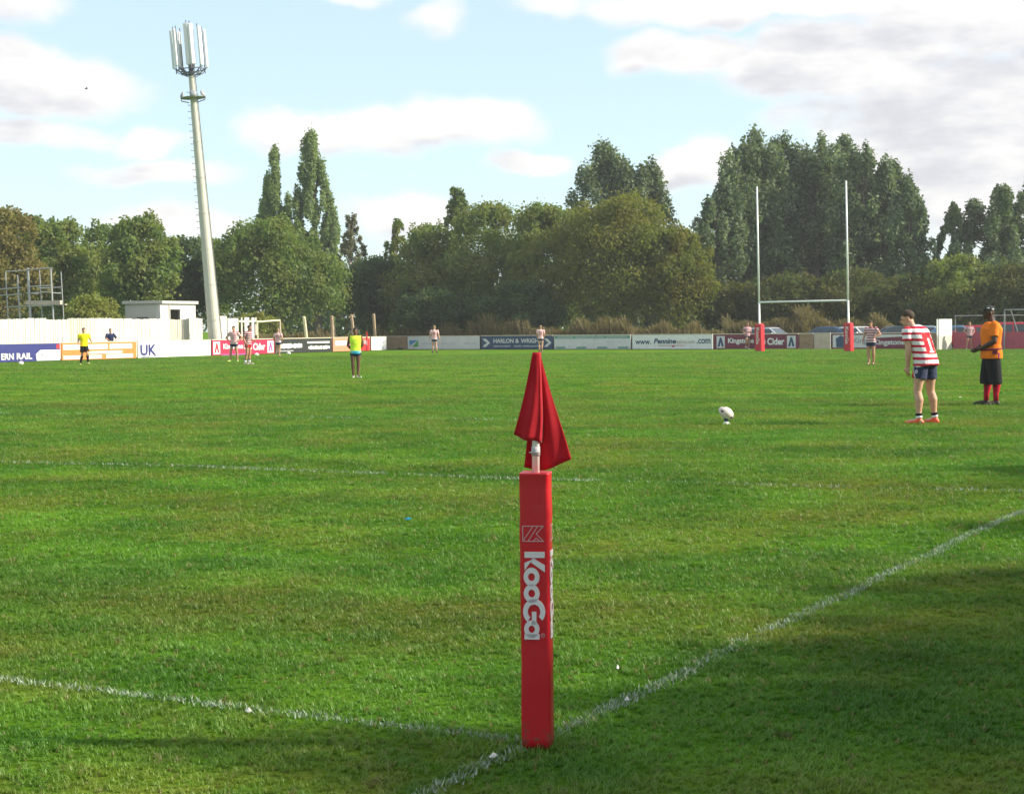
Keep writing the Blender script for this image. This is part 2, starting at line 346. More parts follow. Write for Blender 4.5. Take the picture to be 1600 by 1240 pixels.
def grass_object():
    bands = [(3.6, 12.0, 1, 1), (12.0, 40.0, 1, 1), (40.0, 105.0, 1, 1)]
    v, f, d, s = [], [], [], []
    for (y0, y1, dens, sc) in bands:
        w0, w1 = y0*.30+1.6, y1*.30+1.6
        b = len(v); v += [(-w0, y0, .001), (w0, y0, .001), (w1, y1, .001), (-w1, y1, .001)]
        f.append((b, b+1, b+2, b+3)); d.append(dens); s.append(sc)
    me = bpy.data.meshes.new('grass'); me.from_pydata(v, [], f)
    a = me.attributes.new('dens', 'FLOAT', 'FACE'); a.data.foreach_set('value', d)
    a = me.attributes.new('size', 'FLOAT', 'FACE'); a.data.foreach_set('value', s)
    o = link('grass', me, M_blade)
    t = bpy.data.node_groups.new('grass_scatter', 'GeometryNodeTree'); N = NT(t)
    t.interface.new_socket('Geometry', in_out='INPUT', socket_type='NodeSocketGeometry'); t.interface.new_socket('Geometry', in_out='OUTPUT', socket_type='NodeSocketGeometry')
    gi, go = t.nodes.new('NodeGroupInput'), t.nodes.new('NodeGroupOutput')
    def attr(nm): 
        nd = t.nodes.new('GeometryNodeInputNamedAttribute'); nd.data_type = 'FLOAT'; nd.inputs['Name'].default_value = nm; return nd.outputs['Attribute']
    pos = t.nodes.new('GeometryNodeInputPosition').outputs[0]
    # one bent, tapering blade made from a strip, then a tuft of nine of them
    gr = N.n('GeometryNodeMeshGrid', i={'Size X': 1.0, 'Size Y': 1.0, 'Vertices X': 2, 'Vertices Y': 4})
    sep = N.n('ShaderNodeSeparateXYZ', i={0: t.nodes.new('GeometryNodeInputPosition').outputs[0]})
    u = N.m('ADD', sep.outputs[1], .5)
    wx = N.m('MULTIPLY', N.m('MULTIPLY', sep.outputs[0], .0048), N.m('SUBTRACT', 1.05, u))
    by = N.m('MULTIPLY', N.m('POWER', u, 2.0), .022); bz = N.m('MULTIPLY', N.m('SUBTRACT', u, N.m('MULTIPLY', N.m('POWER', u, 2.0), .25)), .034)
    sp_ = N.n('GeometryNodeSetPosition', i={0: gr.outputs[0], 'Position': N.n('ShaderNodeCombineXYZ', i={0: wx, 1: by, 2: bz}).outputs[0]})
    jn = t.nodes.new('GeometryNodeJoinGeometry')
    rr = random.Random(3)
    for k in range(9):
        s = rr.uniform(.55, 1.25); a = rr.uniform(0, 6.28); rad = rr.uniform(0, .014)
        tr = N.n('GeometryNodeTransform', i={0: sp_.outputs[0], 'Translation': (rad*math.cos(a), rad*math.sin(a), -.002),
                 'Rotation': (rr.uniform(-.45, .25), rr.uniform(-.2, .2), rr.uniform(0, 6.28)), 'Scale': (1.0, s, s)})
        t.links.new(tr.outputs[0], jn.inputs[0])
    sm = N.n('GeometryNodeSetMaterial', i={0: jn.outputs[0], 'Material': M_blade})
    dist = N.v('LENGTH', pos); thin = N.m('MULTIPLY', N.m('MINIMUM', N.m('DIVIDE', 135000.0, N.m('MULTIPLY', dist, dist)), 3000.0), N.rng(dist, 60.0, 104.0, 1.0, 0.0))
    grow = N.m('MAXIMUM', N.m('POWER', N.m('DIVIDE', dist, 8.0), .34), 1.0)
    # thinner where the turf is worn, taller in clumps
    nz = N.noise(pos, .7, 4.0, .65); nz5 = N.noise(pos, 5.0, 3.0, .6)
    dens = N.m('MULTIPLY', thin, N.m('MULTIPLY', N.rng(nz, .35, .6, .55, 1.15), N.rng(nz5, .32, .56, .35, 1.2)))
    dp = N.n('GeometryNodeDistributePointsOnFaces', i={'Mesh': gi.outputs[0], 'Density': dens, 'Seed': 4})
    rv = t.nodes.new('FunctionNodeRandomValue'); rv.data_type = 'FLOAT_VECTOR'
    rv.inputs[0].default_value = (-.22, -.22, 0); rv.inputs[1].default_value = (.22, .22, 6.28)
    rs = t.nodes.new('FunctionNodeRandomValue'); rs.data_type = 'FLOAT'
    rs.inputs[2].default_value = .55; rs.inputs[3].default_value = 1.15
    sc = N.m('MULTIPLY', N.m('MULTIPLY', rs.outputs[1], grow), N.rng(N.noise(pos, 2.4, 3.0), .3, .72, .7, 1.35))
    ip = N.n('GeometryNodeInstanceOnPoints', i={'Points': dp.outputs[0], 'Instance': sm.outputs[0], 'Rotation': rv.outputs[0], 'Scale': sc})
    t.links.new(ip.outputs[0], go.inputs[0])
    md = o.modifiers.new('scatter', 'NODES'); md.node_group = t
    return tag(o, 'short green turf with yellowed patches covering the rugby pitch', 'grass', kind='stuff')
grass_object()

# painted lines: whitened blades in worn strips
M_paint = mat('line_paint', (.29, .36, .27), .8, .35, 30.0)
def vnoise(p, s, seed):
    """cheap smooth noise on 2-D points"""
    r = np.random.default_rng(seed); gsz = 64; tab = r.random((gsz, gsz))
    q = p*s; i = np.floor(q).astype(int); f = q-i; f = f*f*(3-2*f)
    def T_(a, b): return tab[a % gsz, b % gsz]
    return (T_(i[:, 0], i[:, 1])*(1-f[:, 0])+T_(i[:, 0]+1, i[:, 1])*f[:, 0])*(1-f[:, 1]) + (T_(i[:, 0], i[:, 1]+1)*(1-f[:, 0])+T_(i[:, 0]+1, i[:, 1]+1)*f[:, 0])*f[:, 1]
def painted_line(name, a, b, width, per_m2, keep, seed, size=1.0, wob=.012):
    a, b = np.array(a[:2]), np.array(b[:2]); L = np.linalg.norm(b-a); d = (b-a)/L; nrm = np.array([-d[1], d[0]])
    r = np.random.default_rng(seed); cnt = int(L*width*per_m2)
    s = r.random(cnt)*L; o = r.normal(0, .26, cnt).clip(-.62, .62)*width
    o += (vnoise(np.stack([s, s*0], 1), 1.1, seed)-.5)*wob*4
    p = a + s[:, None]*d + o[:, None]*nrm
    k = vnoise(p, 1.6, seed)*.55 + vnoise(p, 9.0, seed+1)*.45
    p = p[(k + r.random(cnt)*.25) > (1-keep)]; m = len(p)
    h = r.uniform(.008, .026, m)*size; ang = r.random(m)*6.283; w = r.uniform(.0022, .0042, m)*size; lean = r.uniform(.2, 1.0, m)*h*1.2; la = r.random(m)*6.283
    v = np.zeros((m, 3, 3)); z0 = .006
    v[:, 0, :2] = p - np.stack([np.cos(ang), np.sin(ang)], 1)*w[:, None]; v[:, 1, :2] = p + np.stack([np.cos(ang), np.sin(ang)], 1)*w[:, None]
    v[:, 0, 2] = v[:, 1, 2] = z0
    v[:, 2, :2] = p + np.stack([np.cos(la), np.sin(la)], 1)*lean[:, None]; v[:, 2, 2] = h+z0
    return tag(np_mesh(name, v.reshape(-1, 3), 3, M_paint), kind='structure')
CORNER = gp(838, 1160); CORNER.z = 0
TLD = (gp(1598, 797) - gp(860, 1147)).normalized()
painted_line('touch_line', CORNER - TLD*3.2, CORNER + TLD*12, .10, 4800, .56, 11)
painted_line('touch_line', CORNER + TLD*12, CORNER + TLD*45, .10, 2000, .58, 12, 1.8)
GLD = (gp(0, 1068) - gp(760, 1156)).normalized()
painted_line('goal_line', CORNER, CORNER + GLD*6, .09, 4400, .52, 13)
L10a, L10b = gp(-60, 721), gp(1640, 770)
painted_line('ten_metre_line', L10a, gp(310, 730), .10, 1500, .36, 14, 1.6)
painted_line('ten_metre_line', gp(310, 730), gp(790, 749), .10, 1900, .42, 15, 1.6)
painted_line('ten_metre_line', gp(790, 749), L10b, .10, 1900, .46, 16, 1.6)
painted_line('twenty_metre_line', gp(-60, 645), gp(1000, 660), .12, 700, .30, 17, 2.0)

# ------------------------------------------------------------------ foliage
def leaves(centres, radii, count, size, seed, up=.25, aspect=1.0, shell=.55, outward=None):
    """leaf quads scattered through ellipsoidal clumps; returns verts and tones"""
    r = np.random.default_rng(seed)
    centres = np.asarray(centres, float); radii = np.asarray(radii, float)
    vol = (radii[:, 0]*radii[:, 1]*radii[:, 2])**.75; k = r.choice(len(centres), count, p=vol/vol.sum())
    d = r.normal(size=(count, 3)); d /= np.linalg.norm(d, axis=1)[:, None]
    rad = shell + (1-shell)*r.random(count)**.7; rad = np.where(r.random(count) < .2, r.random(count), rad)
    rad *= 1 + .13*r.normal(size=count)
    p = centres[k] + d*rad[:, None]*radii[k]
    nrm = d*.55 + r.normal(size=(count, 3))*.65 + np.array([0, 0, up]); nrm /= np.linalg.norm(nrm, axis=1)[:, None]
    t = np.cross(nrm, r.normal(size=(count, 3))); t /= np.linalg.norm(t, axis=1)[:, None]; b = np.cross(nrm, t)
    s = size*r.uniform(.55, 1.25, count); t *= s[:, None]*.5; b *= s[:, None]*.5*aspect
    v = np.stack([p-t, p-b*.75, p+t, p+b*.75], 1)
    tone = (r.random(count)**1.5*.75 + .35*r.random(len(centres))[k]).clip(0, 1)
    return v, tone
M_bark = mat('bark', (.10, .085, .065), .9, .3, 5.0, .8, 20.0)
M_birch = mat('pale_bark', (.38, .36, .32), .85, .35, 4.0, .6, 15.0)
LM = dict(
    left=leaf_mat('leaf_mid_green', (0.099, 0.168, 0.042), (0.195, 0.281, 0.073), (0.254, 0.271, 0.073)),
    rust=leaf_mat('leaf_rusty', (0.163, 0.154, 0.045), (0.237, 0.218, 0.063), (0.254, 0.190, 0.063)),
    dark=leaf_mat('leaf_dark', (0.057, 0.101, 0.043), (0.129, 0.188, 0.064), (0.102, 0.134, 0.054)),
    olive=leaf_mat('leaf_olive', (0.118, 0.149, 0.029), (0.205, 0.231, 0.047), (0.236, 0.200, 0.040)),
    mid=leaf_mat('leaf_willow', (0.116, 0.176, 0.049), (0.218, 0.283, 0.074), (0.264, 0.259, 0.068)),
    pop=leaf_mat('leaf_poplar', (0.055, 0.095, 0.043), (0.386, 0.446, 0.272), (0.086, 0.127, 0.052), .3),
    lomb=leaf_mat('leaf_column', (0.157, 0.225, 0.090), (0.351, 0.427, 0.194), (0.224, 0.288, 0.112)),
    birch=leaf_mat('leaf_birch', (0.165, 0.173, 0.099), (0.281, 0.272, 0.165), (0.182, 0.165, 0.083)),
    lime=leaf_mat('leaf_lime', (0.198, 0.248, 0.041), (0.314, 0.329, 0.074), (0.248, 0.231, 0.050)),
    hedge=leaf_mat('leaf_hedge', (0.066, 0.101, 0.038), (0.134, 0.161, 0.053), (0.153, 0.130, 0.042)))
def tree(name, label, px, top, Y, wpx, style, leafkey, count, size, seed, base=0.0, group=None, bark=None, lean=0.0, low=.12):
    r = np.random.default_rng(seed); loc = at(px, Y); H = hgt(px, top, Y); w = wpx/FPX*Y/2
    root = thing(name, label, 'tree' if 'tree' in name else 'bush', loc, 0, group)
    c, q = [], []
    limbs = []
    if style == 'round':
        z0 = H*low; hz = (H-z0)/2; cz = z0+hz
        c.append((0, 0, cz)); q.append((w*.78, w*.78, hz*.84))
        for i in range(9): s = r.uniform(.16, .26)*min(w, hz); a = r.random()*6.28; e = r.uniform(0, .55)*w; c.append((math.cos(a)*e, math.sin(a)*e, cz+hz*math.sqrt(1-(e/w)**2)-s*.9)); q.append((s*1.2, s*1.2, s))
        for i in range(34):
            d = r.normal(size=3); d /= np.linalg.norm(d); d[2] = abs(d[2])*1.0-.30*(r.random() < .6)
            rr = r.uniform(.62, .84); p = (d[0]*w*rr, d[1]*w*rr, cz+d[2]*hz*rr); s = r.uniform(.16, .30)*min(w, hz)
            c.append(p); q.append((s*1.15, s*1.15, s)); limbs.append((p, .55))
        for i in range(10):     # sprigs that break the outline
            a = r.random()*6.28; e = r.uniform(.15, 1.0); p = (math.cos(a)*w*.93*(1-e*.75), math.sin(a)*w*.93*(1-e*.75), cz+hz*(.45+.55*e)*.98); s = r.uniform(.05, .11)*hz
            c.append(p); q.append((s, s, s*1.7))
    elif style == 'poplar':
        ns = max(2, int(round(w*1.5))); sp0 = [((i+.5)/ns*2-1)*.62 for i in range(ns)]
        spires = [(x_*w+r.normal()*.08*w, r.normal()*.3*w, H*(1-.13*abs(x_)-r.uniform(0, .05))) for x_ in sp0]; spires[ns//2] = (spires[ns//2][0], 0, H)
        for i in range(40+14*ns):
            sx0, sy0, hs = spires[i % ns]; u = r.uniform(.0, 1)**.9; z = hs*(low+(1-low)*u*.95)
            ww = w*.52*min(1, .55+u*1.2)*max(0, 1-max(0, (u-.5)/.5)**1.8)**.7 + .10
            a = r.random()*6.28; rr = math.sqrt(r.random()); spread = 1.15 if u < .6 else 1.15-.3*(u-.6)
            p = (sx0*spread+math.cos(a)*ww*rr, sy0+math.sin(a)*ww*rr, z)
            s = H*r.uniform(.032, .056); c.append(p); q.append((s*.88, s*.88, s*1.6)); limbs.append((p, .8))
        for (sx0, sy0, hs) in spires:
            for i in range(3): c.append((sx0+r.normal()*.1, sy0, hs*(.885+.033*i))); q.append((.036*H*(1-.14*i),)*2+(.048*H,))
    elif style == 'column':
        for i in range(64):
            u = r.uniform(0, 1); z = H*(low+(1-low)*u*.96); ww = w*(.75+.62*u if u < .4 else .92*(1-((u-.4)/.6)**2.6)+.06)
            a = r.random()*6.28; rr = math.sqrt(r.random())*.95; s = H*r.uniform(.020, .036)
            c.append((math.cos(a)*ww*rr, math.sin(a)*ww*rr, z)); q.append((s*.8, s*.8, s*2.2))
            limbs.append((c[-1], .85))
    elif style == 'wispy':
        for i in range(130):
            u = r.random()**.9; z = H*(low+(1-low)*u*.95); ww = w*(1-u**1.3*.86); a = r.random()*6.28; rr = r.random()**.5
            s = H*r.uniform(.016, .034)*(1.1-.3*u); c.append((math.cos(a)*ww*rr, math.sin(a)*ww*rr, z)); q.append((s*.9, s*.9, s*1.4)); limbs.append((c[-1], .7))
    c = np.array(c); c[:, 0] += lean*c[:, 2]
    v, tone = leaves(c, q, int(count*1.5), size*.86, seed, aspect=.85, shell=.45 if style != 'wispy' else .2)
    np_mesh('crown', v.reshape(-1, 4, 3).reshape(-1, 3), 4, LM[leafkey], root, tone)
    tk = MB(); tr = max(.10, H*.016); pts = [(lean*H*u+.02*H*u*math.sin(3*u+seed), .015*H*u*math.cos(4*u), H*u) for u in (0, .15, .35, .55, .75, .92)]
    tk.path(pts, [tr*1.25, tr, tr*.8, tr*.55, tr*.33, .02], 7)
    for (p, k) in limbs[::2]:
        p = Vector(p); b = Vector((lean*p.z*.6, 0, max(.1*H, p.z*(.55 if style == 'round' else .8)))); mid = b.lerp(p, .5)+Vector((0, 0, .02*H))
        mid.x += lean*p.z*.2; p.x += lean*p.z
        tk.path([b, mid, p], [tr*.35, tr*.2, .02], 5)
    tk.build('trunk', bark or M_bark, root, True)
    return root
TS = 0
def tr(name, label, *a, **k):
    global TS; TS += 1
    return tree(name, label, *a, seed=100+TS, **k)
gL, gR, gC = 'trees behind the white fence', 'poplars behind the goalposts', 'bushes behind the far boards'
# left, beyond the white fence
tr('broadleaf_tree', 'rusty green tree at the left edge behind the scaffold tower', 8, 322, 122, 150, 'round', 'rust', 11000, .34, group=gL)
tr('broadleaf_tree', 'mid green tree behind the right side of the scaffold tower', 105, 346, 132, 150, 'round', 'left', 11000, .36, group=gL)
tr('broadleaf_tree', 'green tree directly above the pale cabin', 222, 340, 128, 140, 'round', 'left', 12000, .36, group=gL)
tr('broadleaf_tree', 'dark green tree just left of the mast shaft', 288, 372, 138, 110, 'round', 'dark', 9000, .36, group=gL)
tr('broadleaf_tree', 'wide green tree just right of the mast shaft', 430, 340, 136, 225, 'round', 'left', 22000, .34, group=gL, low=.04)
tr('broadleaf_tree', 'dark tree outside the left edge behind the fence', -110, 335, 128, 190, 'round', 'left', 7000, .4, group=gL)
tr('broadleaf_tree', 'green tree filling the gap right behind the scaffold top', 55, 338, 140, 130, 'round', 'left', 11000, .36, group=gL)
tr('broadleaf_tree', 'green tree left of the cabin behind the lime bush', 168, 352, 140, 120, 'round', 'left', 10000, .36, group=gL)
tr('broadleaf_tree', 'shadowed tree directly behind the mast shaft', 330, 372, 146, 100, 'round', 'left', 9000, .36, group=gL)
tr('lime_bush', 'low yellow green bush between the scaffold and the cabin', 148, 459, 112, 100, 'round', 'lime', 5000, .26, low=0)
tr('lime_bush', 'low yellow green bush behind the small white goal frame', 400, 488, 126, 110, 'round', 'lime', 4500, .26, low=0)
tr('poplar_tree', 'shorter of the two slim columnar poplars right of the mast', 447, 235, 165, 74, 'column', 'lomb', 14000, .36, lean=-.045, low=.2)
tr('poplar_tree', 'taller of the two slim columnar poplars right of the mast', 500, 209, 165, 62, 'column', 'lomb', 14000, .36, lean=-.035, low=.2)
tr('poplar_tree', 'small columnar poplar touching the tallest slim poplar on its right', 521, 298, 165, 40, 'column', 'lomb', 7000, .34, lean=-.02, low=.2)
tr('birch_tree', 'sparse pale birch tree right of the slim poplars', 552, 328, 150, 92, 'wispy', 'birch', 5200, .30, bark=M_birch)
tr('birch_tree', 'thin feathery birch at the left end of the big bushes', 624, 338, 150, 96, 'wispy', 'mid', 7500, .30)
tr('birch_tree', 'feathery birch top poking out above the big bushes', 718, 286, 152, 100, 'wispy', 'mid', 8500, .32)
# centre
tr('willow_bush', 'dark low bush in the gap left of the big bushes', 590, 400, 146, 130, 'round', 'dark', 11000, .34, group=gC, low=0)
tr('willow_bush', 'dark green bush at the left end of the central thicket', 670, 350, 144, 150, 'round', 'mid', 13000, .32, group=gC, low=0)
tr('willow_bush', 'tall green bush second from left in the central thicket', 768, 316, 142, 180, 'round', 'mid', 17000, .32, group=gC, low=0)
tr('willow_bush', 'green bush behind the red corner flag', 858, 318, 138, 170, 'round', 'mid', 16000, .32, group=gC, low=0)
tr('willow_bush', 'broad olive bush right of the corner flag', 965, 302, 132, 240, 'round', 'olive', 26000, .30, group=gC, low=0)
tr('willow_bush', 'olive green bush at the right end of the central thicket', 1062, 358, 130, 140, 'round', 'olive', 13000, .30, group=gC, low=0)
tr('willow_bush', 'dark undergrowth bush at the foot of the central thicket', 690, 448, 137, 170, 'round', 'dark', 9000, .30, group=gC, low=0)
tr('willow_bush', 'dark undergrowth bush behind the navy board', 815, 440, 133, 170, 'round', 'dark', 9000, .30, group=gC, low=0)
tr('poplar_tree', 'broad poplar rising behind the central bushes', 948, 220, 168, 140, 'poplar', 'pop', 18000, .42, low=.1)
tr('poplar_tree', 'shorter poplar at the right shoulder of the central bushes', 1012, 244, 168, 84, 'poplar', 'pop', 11000, .42, low=.1)
# right: the stand of poplars
for (px, top, Y, w, lab) in [(1124, 288, 152, 90, 'short poplar at the left end of the big poplar row'), (1168, 198, 156, 128, 'tallest poplar, above the left goalpost'),
        (1222, 202, 160, 96, 'narrow poplar between the goalposts, left one'), (1278, 204, 158, 96, 'poplar between the goalposts, right one'),
        (1312, 210, 162, 84, 'narrow poplar just left of the right goalpost tip'), (1350, 220, 154, 104, 'poplar just right of the right goalpost tip'),
        (1392, 246, 156, 90, 'sloping poplar second from the right end of the row'), (1424, 284, 150, 80, 'short poplar at the right end of the big poplar row'),
        (1196, 232, 168, 120, 'poplar in the rear rank behind the left goalpost'), (1252, 236, 168, 110, 'poplar in the rear rank midway between the goalposts'), (1334, 240, 168, 120, 'poplar in the rear rank behind the right goalpost')]:
    tr('poplar_tree', lab, px, top, Y, w, 'poplar', 'pop', int(9000+w*55), .42, group=gR, low=.05)
tr('poplar_tree', 'small lone poplar above the white panel', 1490, 316, 150, 62, 'column', 'pop', 9000, .38, low=.1)
tr('poplar_tree', 'poplar at the right edge above the man in orange', 1560, 286, 150, 104, 'poplar', 'pop', 14000, .40, low=.1)
tr('poplar_tree', 'poplar cut by the right edge of the view', 1612, 284, 152, 110, 'poplar', 'pop', 9000, .40, low=.1)
# right: low hedge bushes behind the car park
for i, (px, top, w, k, lab) in enumerate([(1150, 440, 110, 'hedge', 'dark hedge bush left of the left goalpost'), (1235, 425, 150, 'hedge', 'dark hedge bush between the goalposts'),
        (1330, 420, 160, 'hedge', 'brownish hedge bush behind the right goalpost'), (1420, 428, 150, 'hedge', 'dark hedge bush above the kicker'),
        (1500, 398, 130, 'mid', 'lighter green hedge bush above the white panel'), (1585, 408, 150, 'hedge', 'dark hedge bush behind the man in orange'), (1690, 400, 160, 'hedge', 'dark hedge bush beyond the right edge')]):
    tr('hedge_bush', lab, px, top, 132-i*1.5, w*1.35, 'round', k, 8500, .30, group='hedge bushes behind the car park', low=0)
# far wood that closes the gaps
def far_wood():
    r = np.random.default_rng(5); c, q = [], []
    for i in range(120):
        px = r.uniform(-500, 2100); Y = r.uniform(175, 200); h = r.uniform(4.5, 7.5)
        p = at(px, Y); c.append((p.x, p.y, h*.45)); q.append((r.uniform(3, 5), 3, h*.55))
    v, tone = leaves(c, q, 42000, .75, 5, shell=.5)
    tag(np_mesh('far_wood', v.reshape(-1, 3), 4, LM['dark'], None, tone), 'dark mass of woodland closing the view behind the trees', 'wood', kind='stuff')
far_wood()

# ------------------------------------------------------------------ the damp air between us and the trees
hz = MB().box((0, 60, 20.5), (420, 320, 43)).build('haze', bpy.data.materials.new('air')); tag(hz, 'thin pale autumn haze over the pitch and trees', 'haze', kind='stuff')
hm = hz.data.materials[0]; hm.use_nodes = True; hm.node_tree.nodes.clear(); N = NT(hm.node_tree)
pv = N.n('ShaderNodeVolumePrincipled', i={'Color': (.90, .95, 1.0, 1), 'Density': .00034, 'Anisotropy': .2}); ho = N.n('ShaderNodeOutputMaterial'); hm.node_tree.links.new(pv.outputs[0], ho.inputs['Volume'])

# ------------------------------------------------------------------ perimeter boards
class Line:
    def __init__(s, a, b): s.a = Vector((a[0], a[1], 0)); s.d = (Vector((b[0], b[1], 0))-s.a).normalized(); s.rz = math.atan2(s.d.y, s.d.x)
    def s_at(s, px):
        k = (px-800)/FPX; return (k*s.a.y-s.a.x)/(s.d.x-k*s.d.y)
    def p(s, px, back=0.0):
        q = Line.__new__(Line); n = Vector((-s.d.y, s.d.x, 0)); q.a = s.a+n*back; q.d = s.d; return q.a+q.d*q.s_at(px)
LBL = Line((-27.45, 92.74), (-9.44, 131.21)); RBL = Line((-8.3, 133.9), (30.25, 102.6))
PC = dict(white=mat('board_white', (.78, .78, .77), .5, .05, 2.0, dirt=((.45, .43, .38), .35)), offwhite=mat('board_off_white', (.62, .63, .64), .55, .06, 1.5, dirt=((.40, .40, .38), .4)),
    navy=mat('board_navy', (.03, .035, .17), .45, .1), steel=mat('board_blue', (.025, .07, .15), .5, .12), maroon=mat('board_maroon', (.17, .02, .05), .5, .12), crimson=mat('board_crimson', (.42, .02, .07), .5, .12),
    orange=mat('board_orange', (.75, .20, .05), .5, .12), salmon=mat('board_salmon', (.72, .25, .15), .5, .12), red=mat('board_red', (.62, .03, .04), .5, .12), rose=mat('board_rose', (.40, .07, .11), .6, .15, 3.0),
    black=mat('board_black', (.025, .03, .03), .5, .1), teal=mat('board_green', (.10, .30, .22), .5, .1), sky=mat('board_sky', (.05, .25, .50), .5, .1), leaf=mat('board_leaf', (.08, .38, .10), .5, .1),
    wood=mat('weathered_timber', (.30, .20, .12), .85, .25, 4.0, .6, 30.0), cream=mat('painted_rail', (.62, .55, .42), .6, .12, 3.0), grey=mat('board_grey', (.30, .32, .34), .6, .1), tan=mat('board_tan', (.50, .42, .33), .7, .15, 3.0),
    haze=mat('pale_print', (.42, .45, .48), .6, .1), purple=mat('board_purple', (.35, .08, .30), .5, .1))
GB = 'advertising boards round the pitch'
def board(px0, px1, line, label, col, art=(), h=1.0, cat='board', name='advertising_board', rail='cream', back=0.0):
    a, b = line.p(px0, back), line.p(px1, back); L = (b-a).length - .03
    root = thing(name, label, cat, a, line.rz, GB if name == 'advertising_board' else None)
    MB().box((L/2, 0, h/2+.02), (L, .04, h-.04)).build('panel', PC[col], root)
    m = MB().box((L/2, .012, h+.03), (L+.02, .10, .05)); m.build('top_rail', PC[rail], root, bevel=.008)
    for x in np.linspace(.12, L-.12, max(2, int(L/2.2)+1)): MB().box((x, .075, h/2), (.08, .08, h)).build('post', PC['wood'], root)
    for it in art:
        if it[0] == 'r':
            _, x0, x1, z0, z1, c_, nm = it; d = .012 if len(nm) < 99 else 0
            MB().box(((x0+x1)/2*L, -.024, (z0+z1)/2*h), (abs(x1-x0)*L, .008, (z1-z0)*h)).build(nm, PC[c_], root)
        elif it[0] == 'p':
            _, pts, c_, nm = it; MB().prism([(x*L, z*h) for x, z in pts], -.036, -.028).build(nm, PC[c_], root)
        elif it[0] == 'w':        # print too small to read: a row of uneven blocks
            _, x0, x1, z0, hh, n_, c_ = it; m = MB(); q_ = random.Random(int(x0*1000)+n_)
            for j in range(n_):
                if q_.random() < .12: continue
                xa = x0+(x1-x0)*(j+.08)/n_; xb = x0+(x1-x0)*(j+.80)/n_; m.box(((xa+xb)/2*L, -.03, (z0+hh*q_.uniform(.40, .50))*h), ((xb-xa)*L, .006, hh*h*q_.uniform(.65, 1.0)))
            m.build('small_print', PC[c_], root)['kind'] = 'stuff'
        elif it[0] == 't':
            _, s, x0, x1, z0, hh, c_ = it[:7]; me, w = text_mesh(s, hh*h, (x1-x0)*L, it[7] if len(it) > 7 else .012, .004, it[8] if len(it) > 8 else 0)
            o = link('lettering', me, PC[c_], root); o.location = (x0*L, -.036, z0*h)
    return root
def crest(x0, x1, light='white', dark='grey'):
    m = (x0+x1)/2; w = x1-x0
    return [('r', x0, x1, .10, .90, light, 'emblem_field'),
            ('p', [(x0+.12*w, .2), (x0+.38*w, .2), (m, .52), (x1-.38*w, .2), (x1-.12*w, .2), (m+.1*w, .80), (m-.1*w, .80)], dark, 'emblem')]
board(-75, -2, LBL, 'white board cut by the left edge before the dark blue rail board', 'white')
board(0, 95, LBL, 'dark blue and white railway company board at the far left', 'navy',
      [('t', 'ERN', .02, .22, .16, .34, 'white', .02), ('t', 'RAIL', .27, .52, .16, .34, 'white', .02), ('p', [(.60, .06), (.99, .06), (.99, .64), (.66, .64), (.585, .42)], 'white', 'swoosh'),
       ('p', [(.66, .30), (.70, .30), (.72, .42), (.69, .44)], 'navy', 'emblem'), ('p', [(.74, .28), (.79, .30), (.76, .40)], 'navy', 'emblem'), ('r', .94, .995, .70, .94, 'red', 'corner_mark')])
board(97, 214, LBL, 'orange board with white text blocks behind the yellow referee', 'orange',
      [('r', .02, .26, .62, .90, 'white', 'text_block'), ('r', .28, .60, .62, .90, 'white', 'text_block'), ('r', .63, .94, .62, .90, 'white', 'text_block'), ('r', .36, .80, .36, .50, 'white', 'text_block'),
       ('r', .02, .24, .08, .28, 'white', 'text_block'), ('r', .34, .52, .08, .28, 'white', 'text_block'), ('r', .58, .95, .08, .30, 'white', 'text_block')])
board(216, 330, LBL, 'white board with large dark blue letters U K', 'white',
      [('t', 'UK', .03, .24, .16, .66, 'navy', .03), ('p', [(.05, .06), (.25, .10), (.25, .14), (.05, .10)], 'navy', 'underline'), ('r', .36, .38, .30, .36, 'grey', 'small_print'), ('r', .55, .57, .32, .37, 'grey', 'small_print')])
king = [('t', 'Kingstone', .17, .48, .32, .44, 'white', .03), ('t', 'Press', .50, .62, .36, .36, 'white', .03), ('t', 'Cider', .64, .84, .30, .46, 'white', .03)]
board(332, 430, LBL, 'crimson board with white lettering behind the three far left players', 'crimson', king + crest(.02, .12, 'white', 'red') + crest(.88, .98, 'white', 'purple') + [('r', .14, .60, .02, .10, 'purple', 'band')])
board(432, 519, LBL, 'black board with white lettering and phone number', 'black',
      [('w', .04, .46, .36, .34, 11, 'white'), ('r', .05, .45, .40, .62, 'white', 'text_block'), ('r', .03, .30, .14, .22, 'grey', 'small_print'), ('r', .55, .96, .66, .78, 'white', 'text_line'), ('w', .55, .97, .24, .26, 9, 'white'), ('r', .57, .68, .28, .44, 'white', 'text_block'), ('r', .71, .81, .28, .44, 'white', 'text_block'), ('r', .84, .95, .28, .44, 'white', 'text_block')])
board(521, 579, LBL, 'salmon pink board with white patch behind the man in the vest', 'salmon',
      [('r', .06, .38, .46, .80, 'white', 'text_block'), ('r', .40, .50, .46, .80, 'purple', 'mark'), ('r', .72, .99, .04, .90, 'red', 'red_panel'), ('r', .78, .90, .52, .82, 'white', 'mark')])
board(581, 605, LBL, 'short white board with faint scribbled writing near the far corner', 'white',
      [('p', [(.12, .45), (.17, .45), (.15, .75), (.10, .75)], 'grey', 'mark'), ('p', [(.55, .5), (.60, .52), (.68, .75), (.62, .74)], 'grey', 'mark'), ('p', [(.74, .5), (.79, .52), (.86, .75), (.80, .74)], 'grey', 'mark'), ('r', .1, .8, .12, .17, 'grey', 'small_print')])
board(606, 637, RBL, 'bare brown timber board in the far corner', 'wood', [('r', .55, .8, .02, .12, 'black', 'painted_shadow_gap')], cat='board')  # black block on the face stands in for a shadowed gap
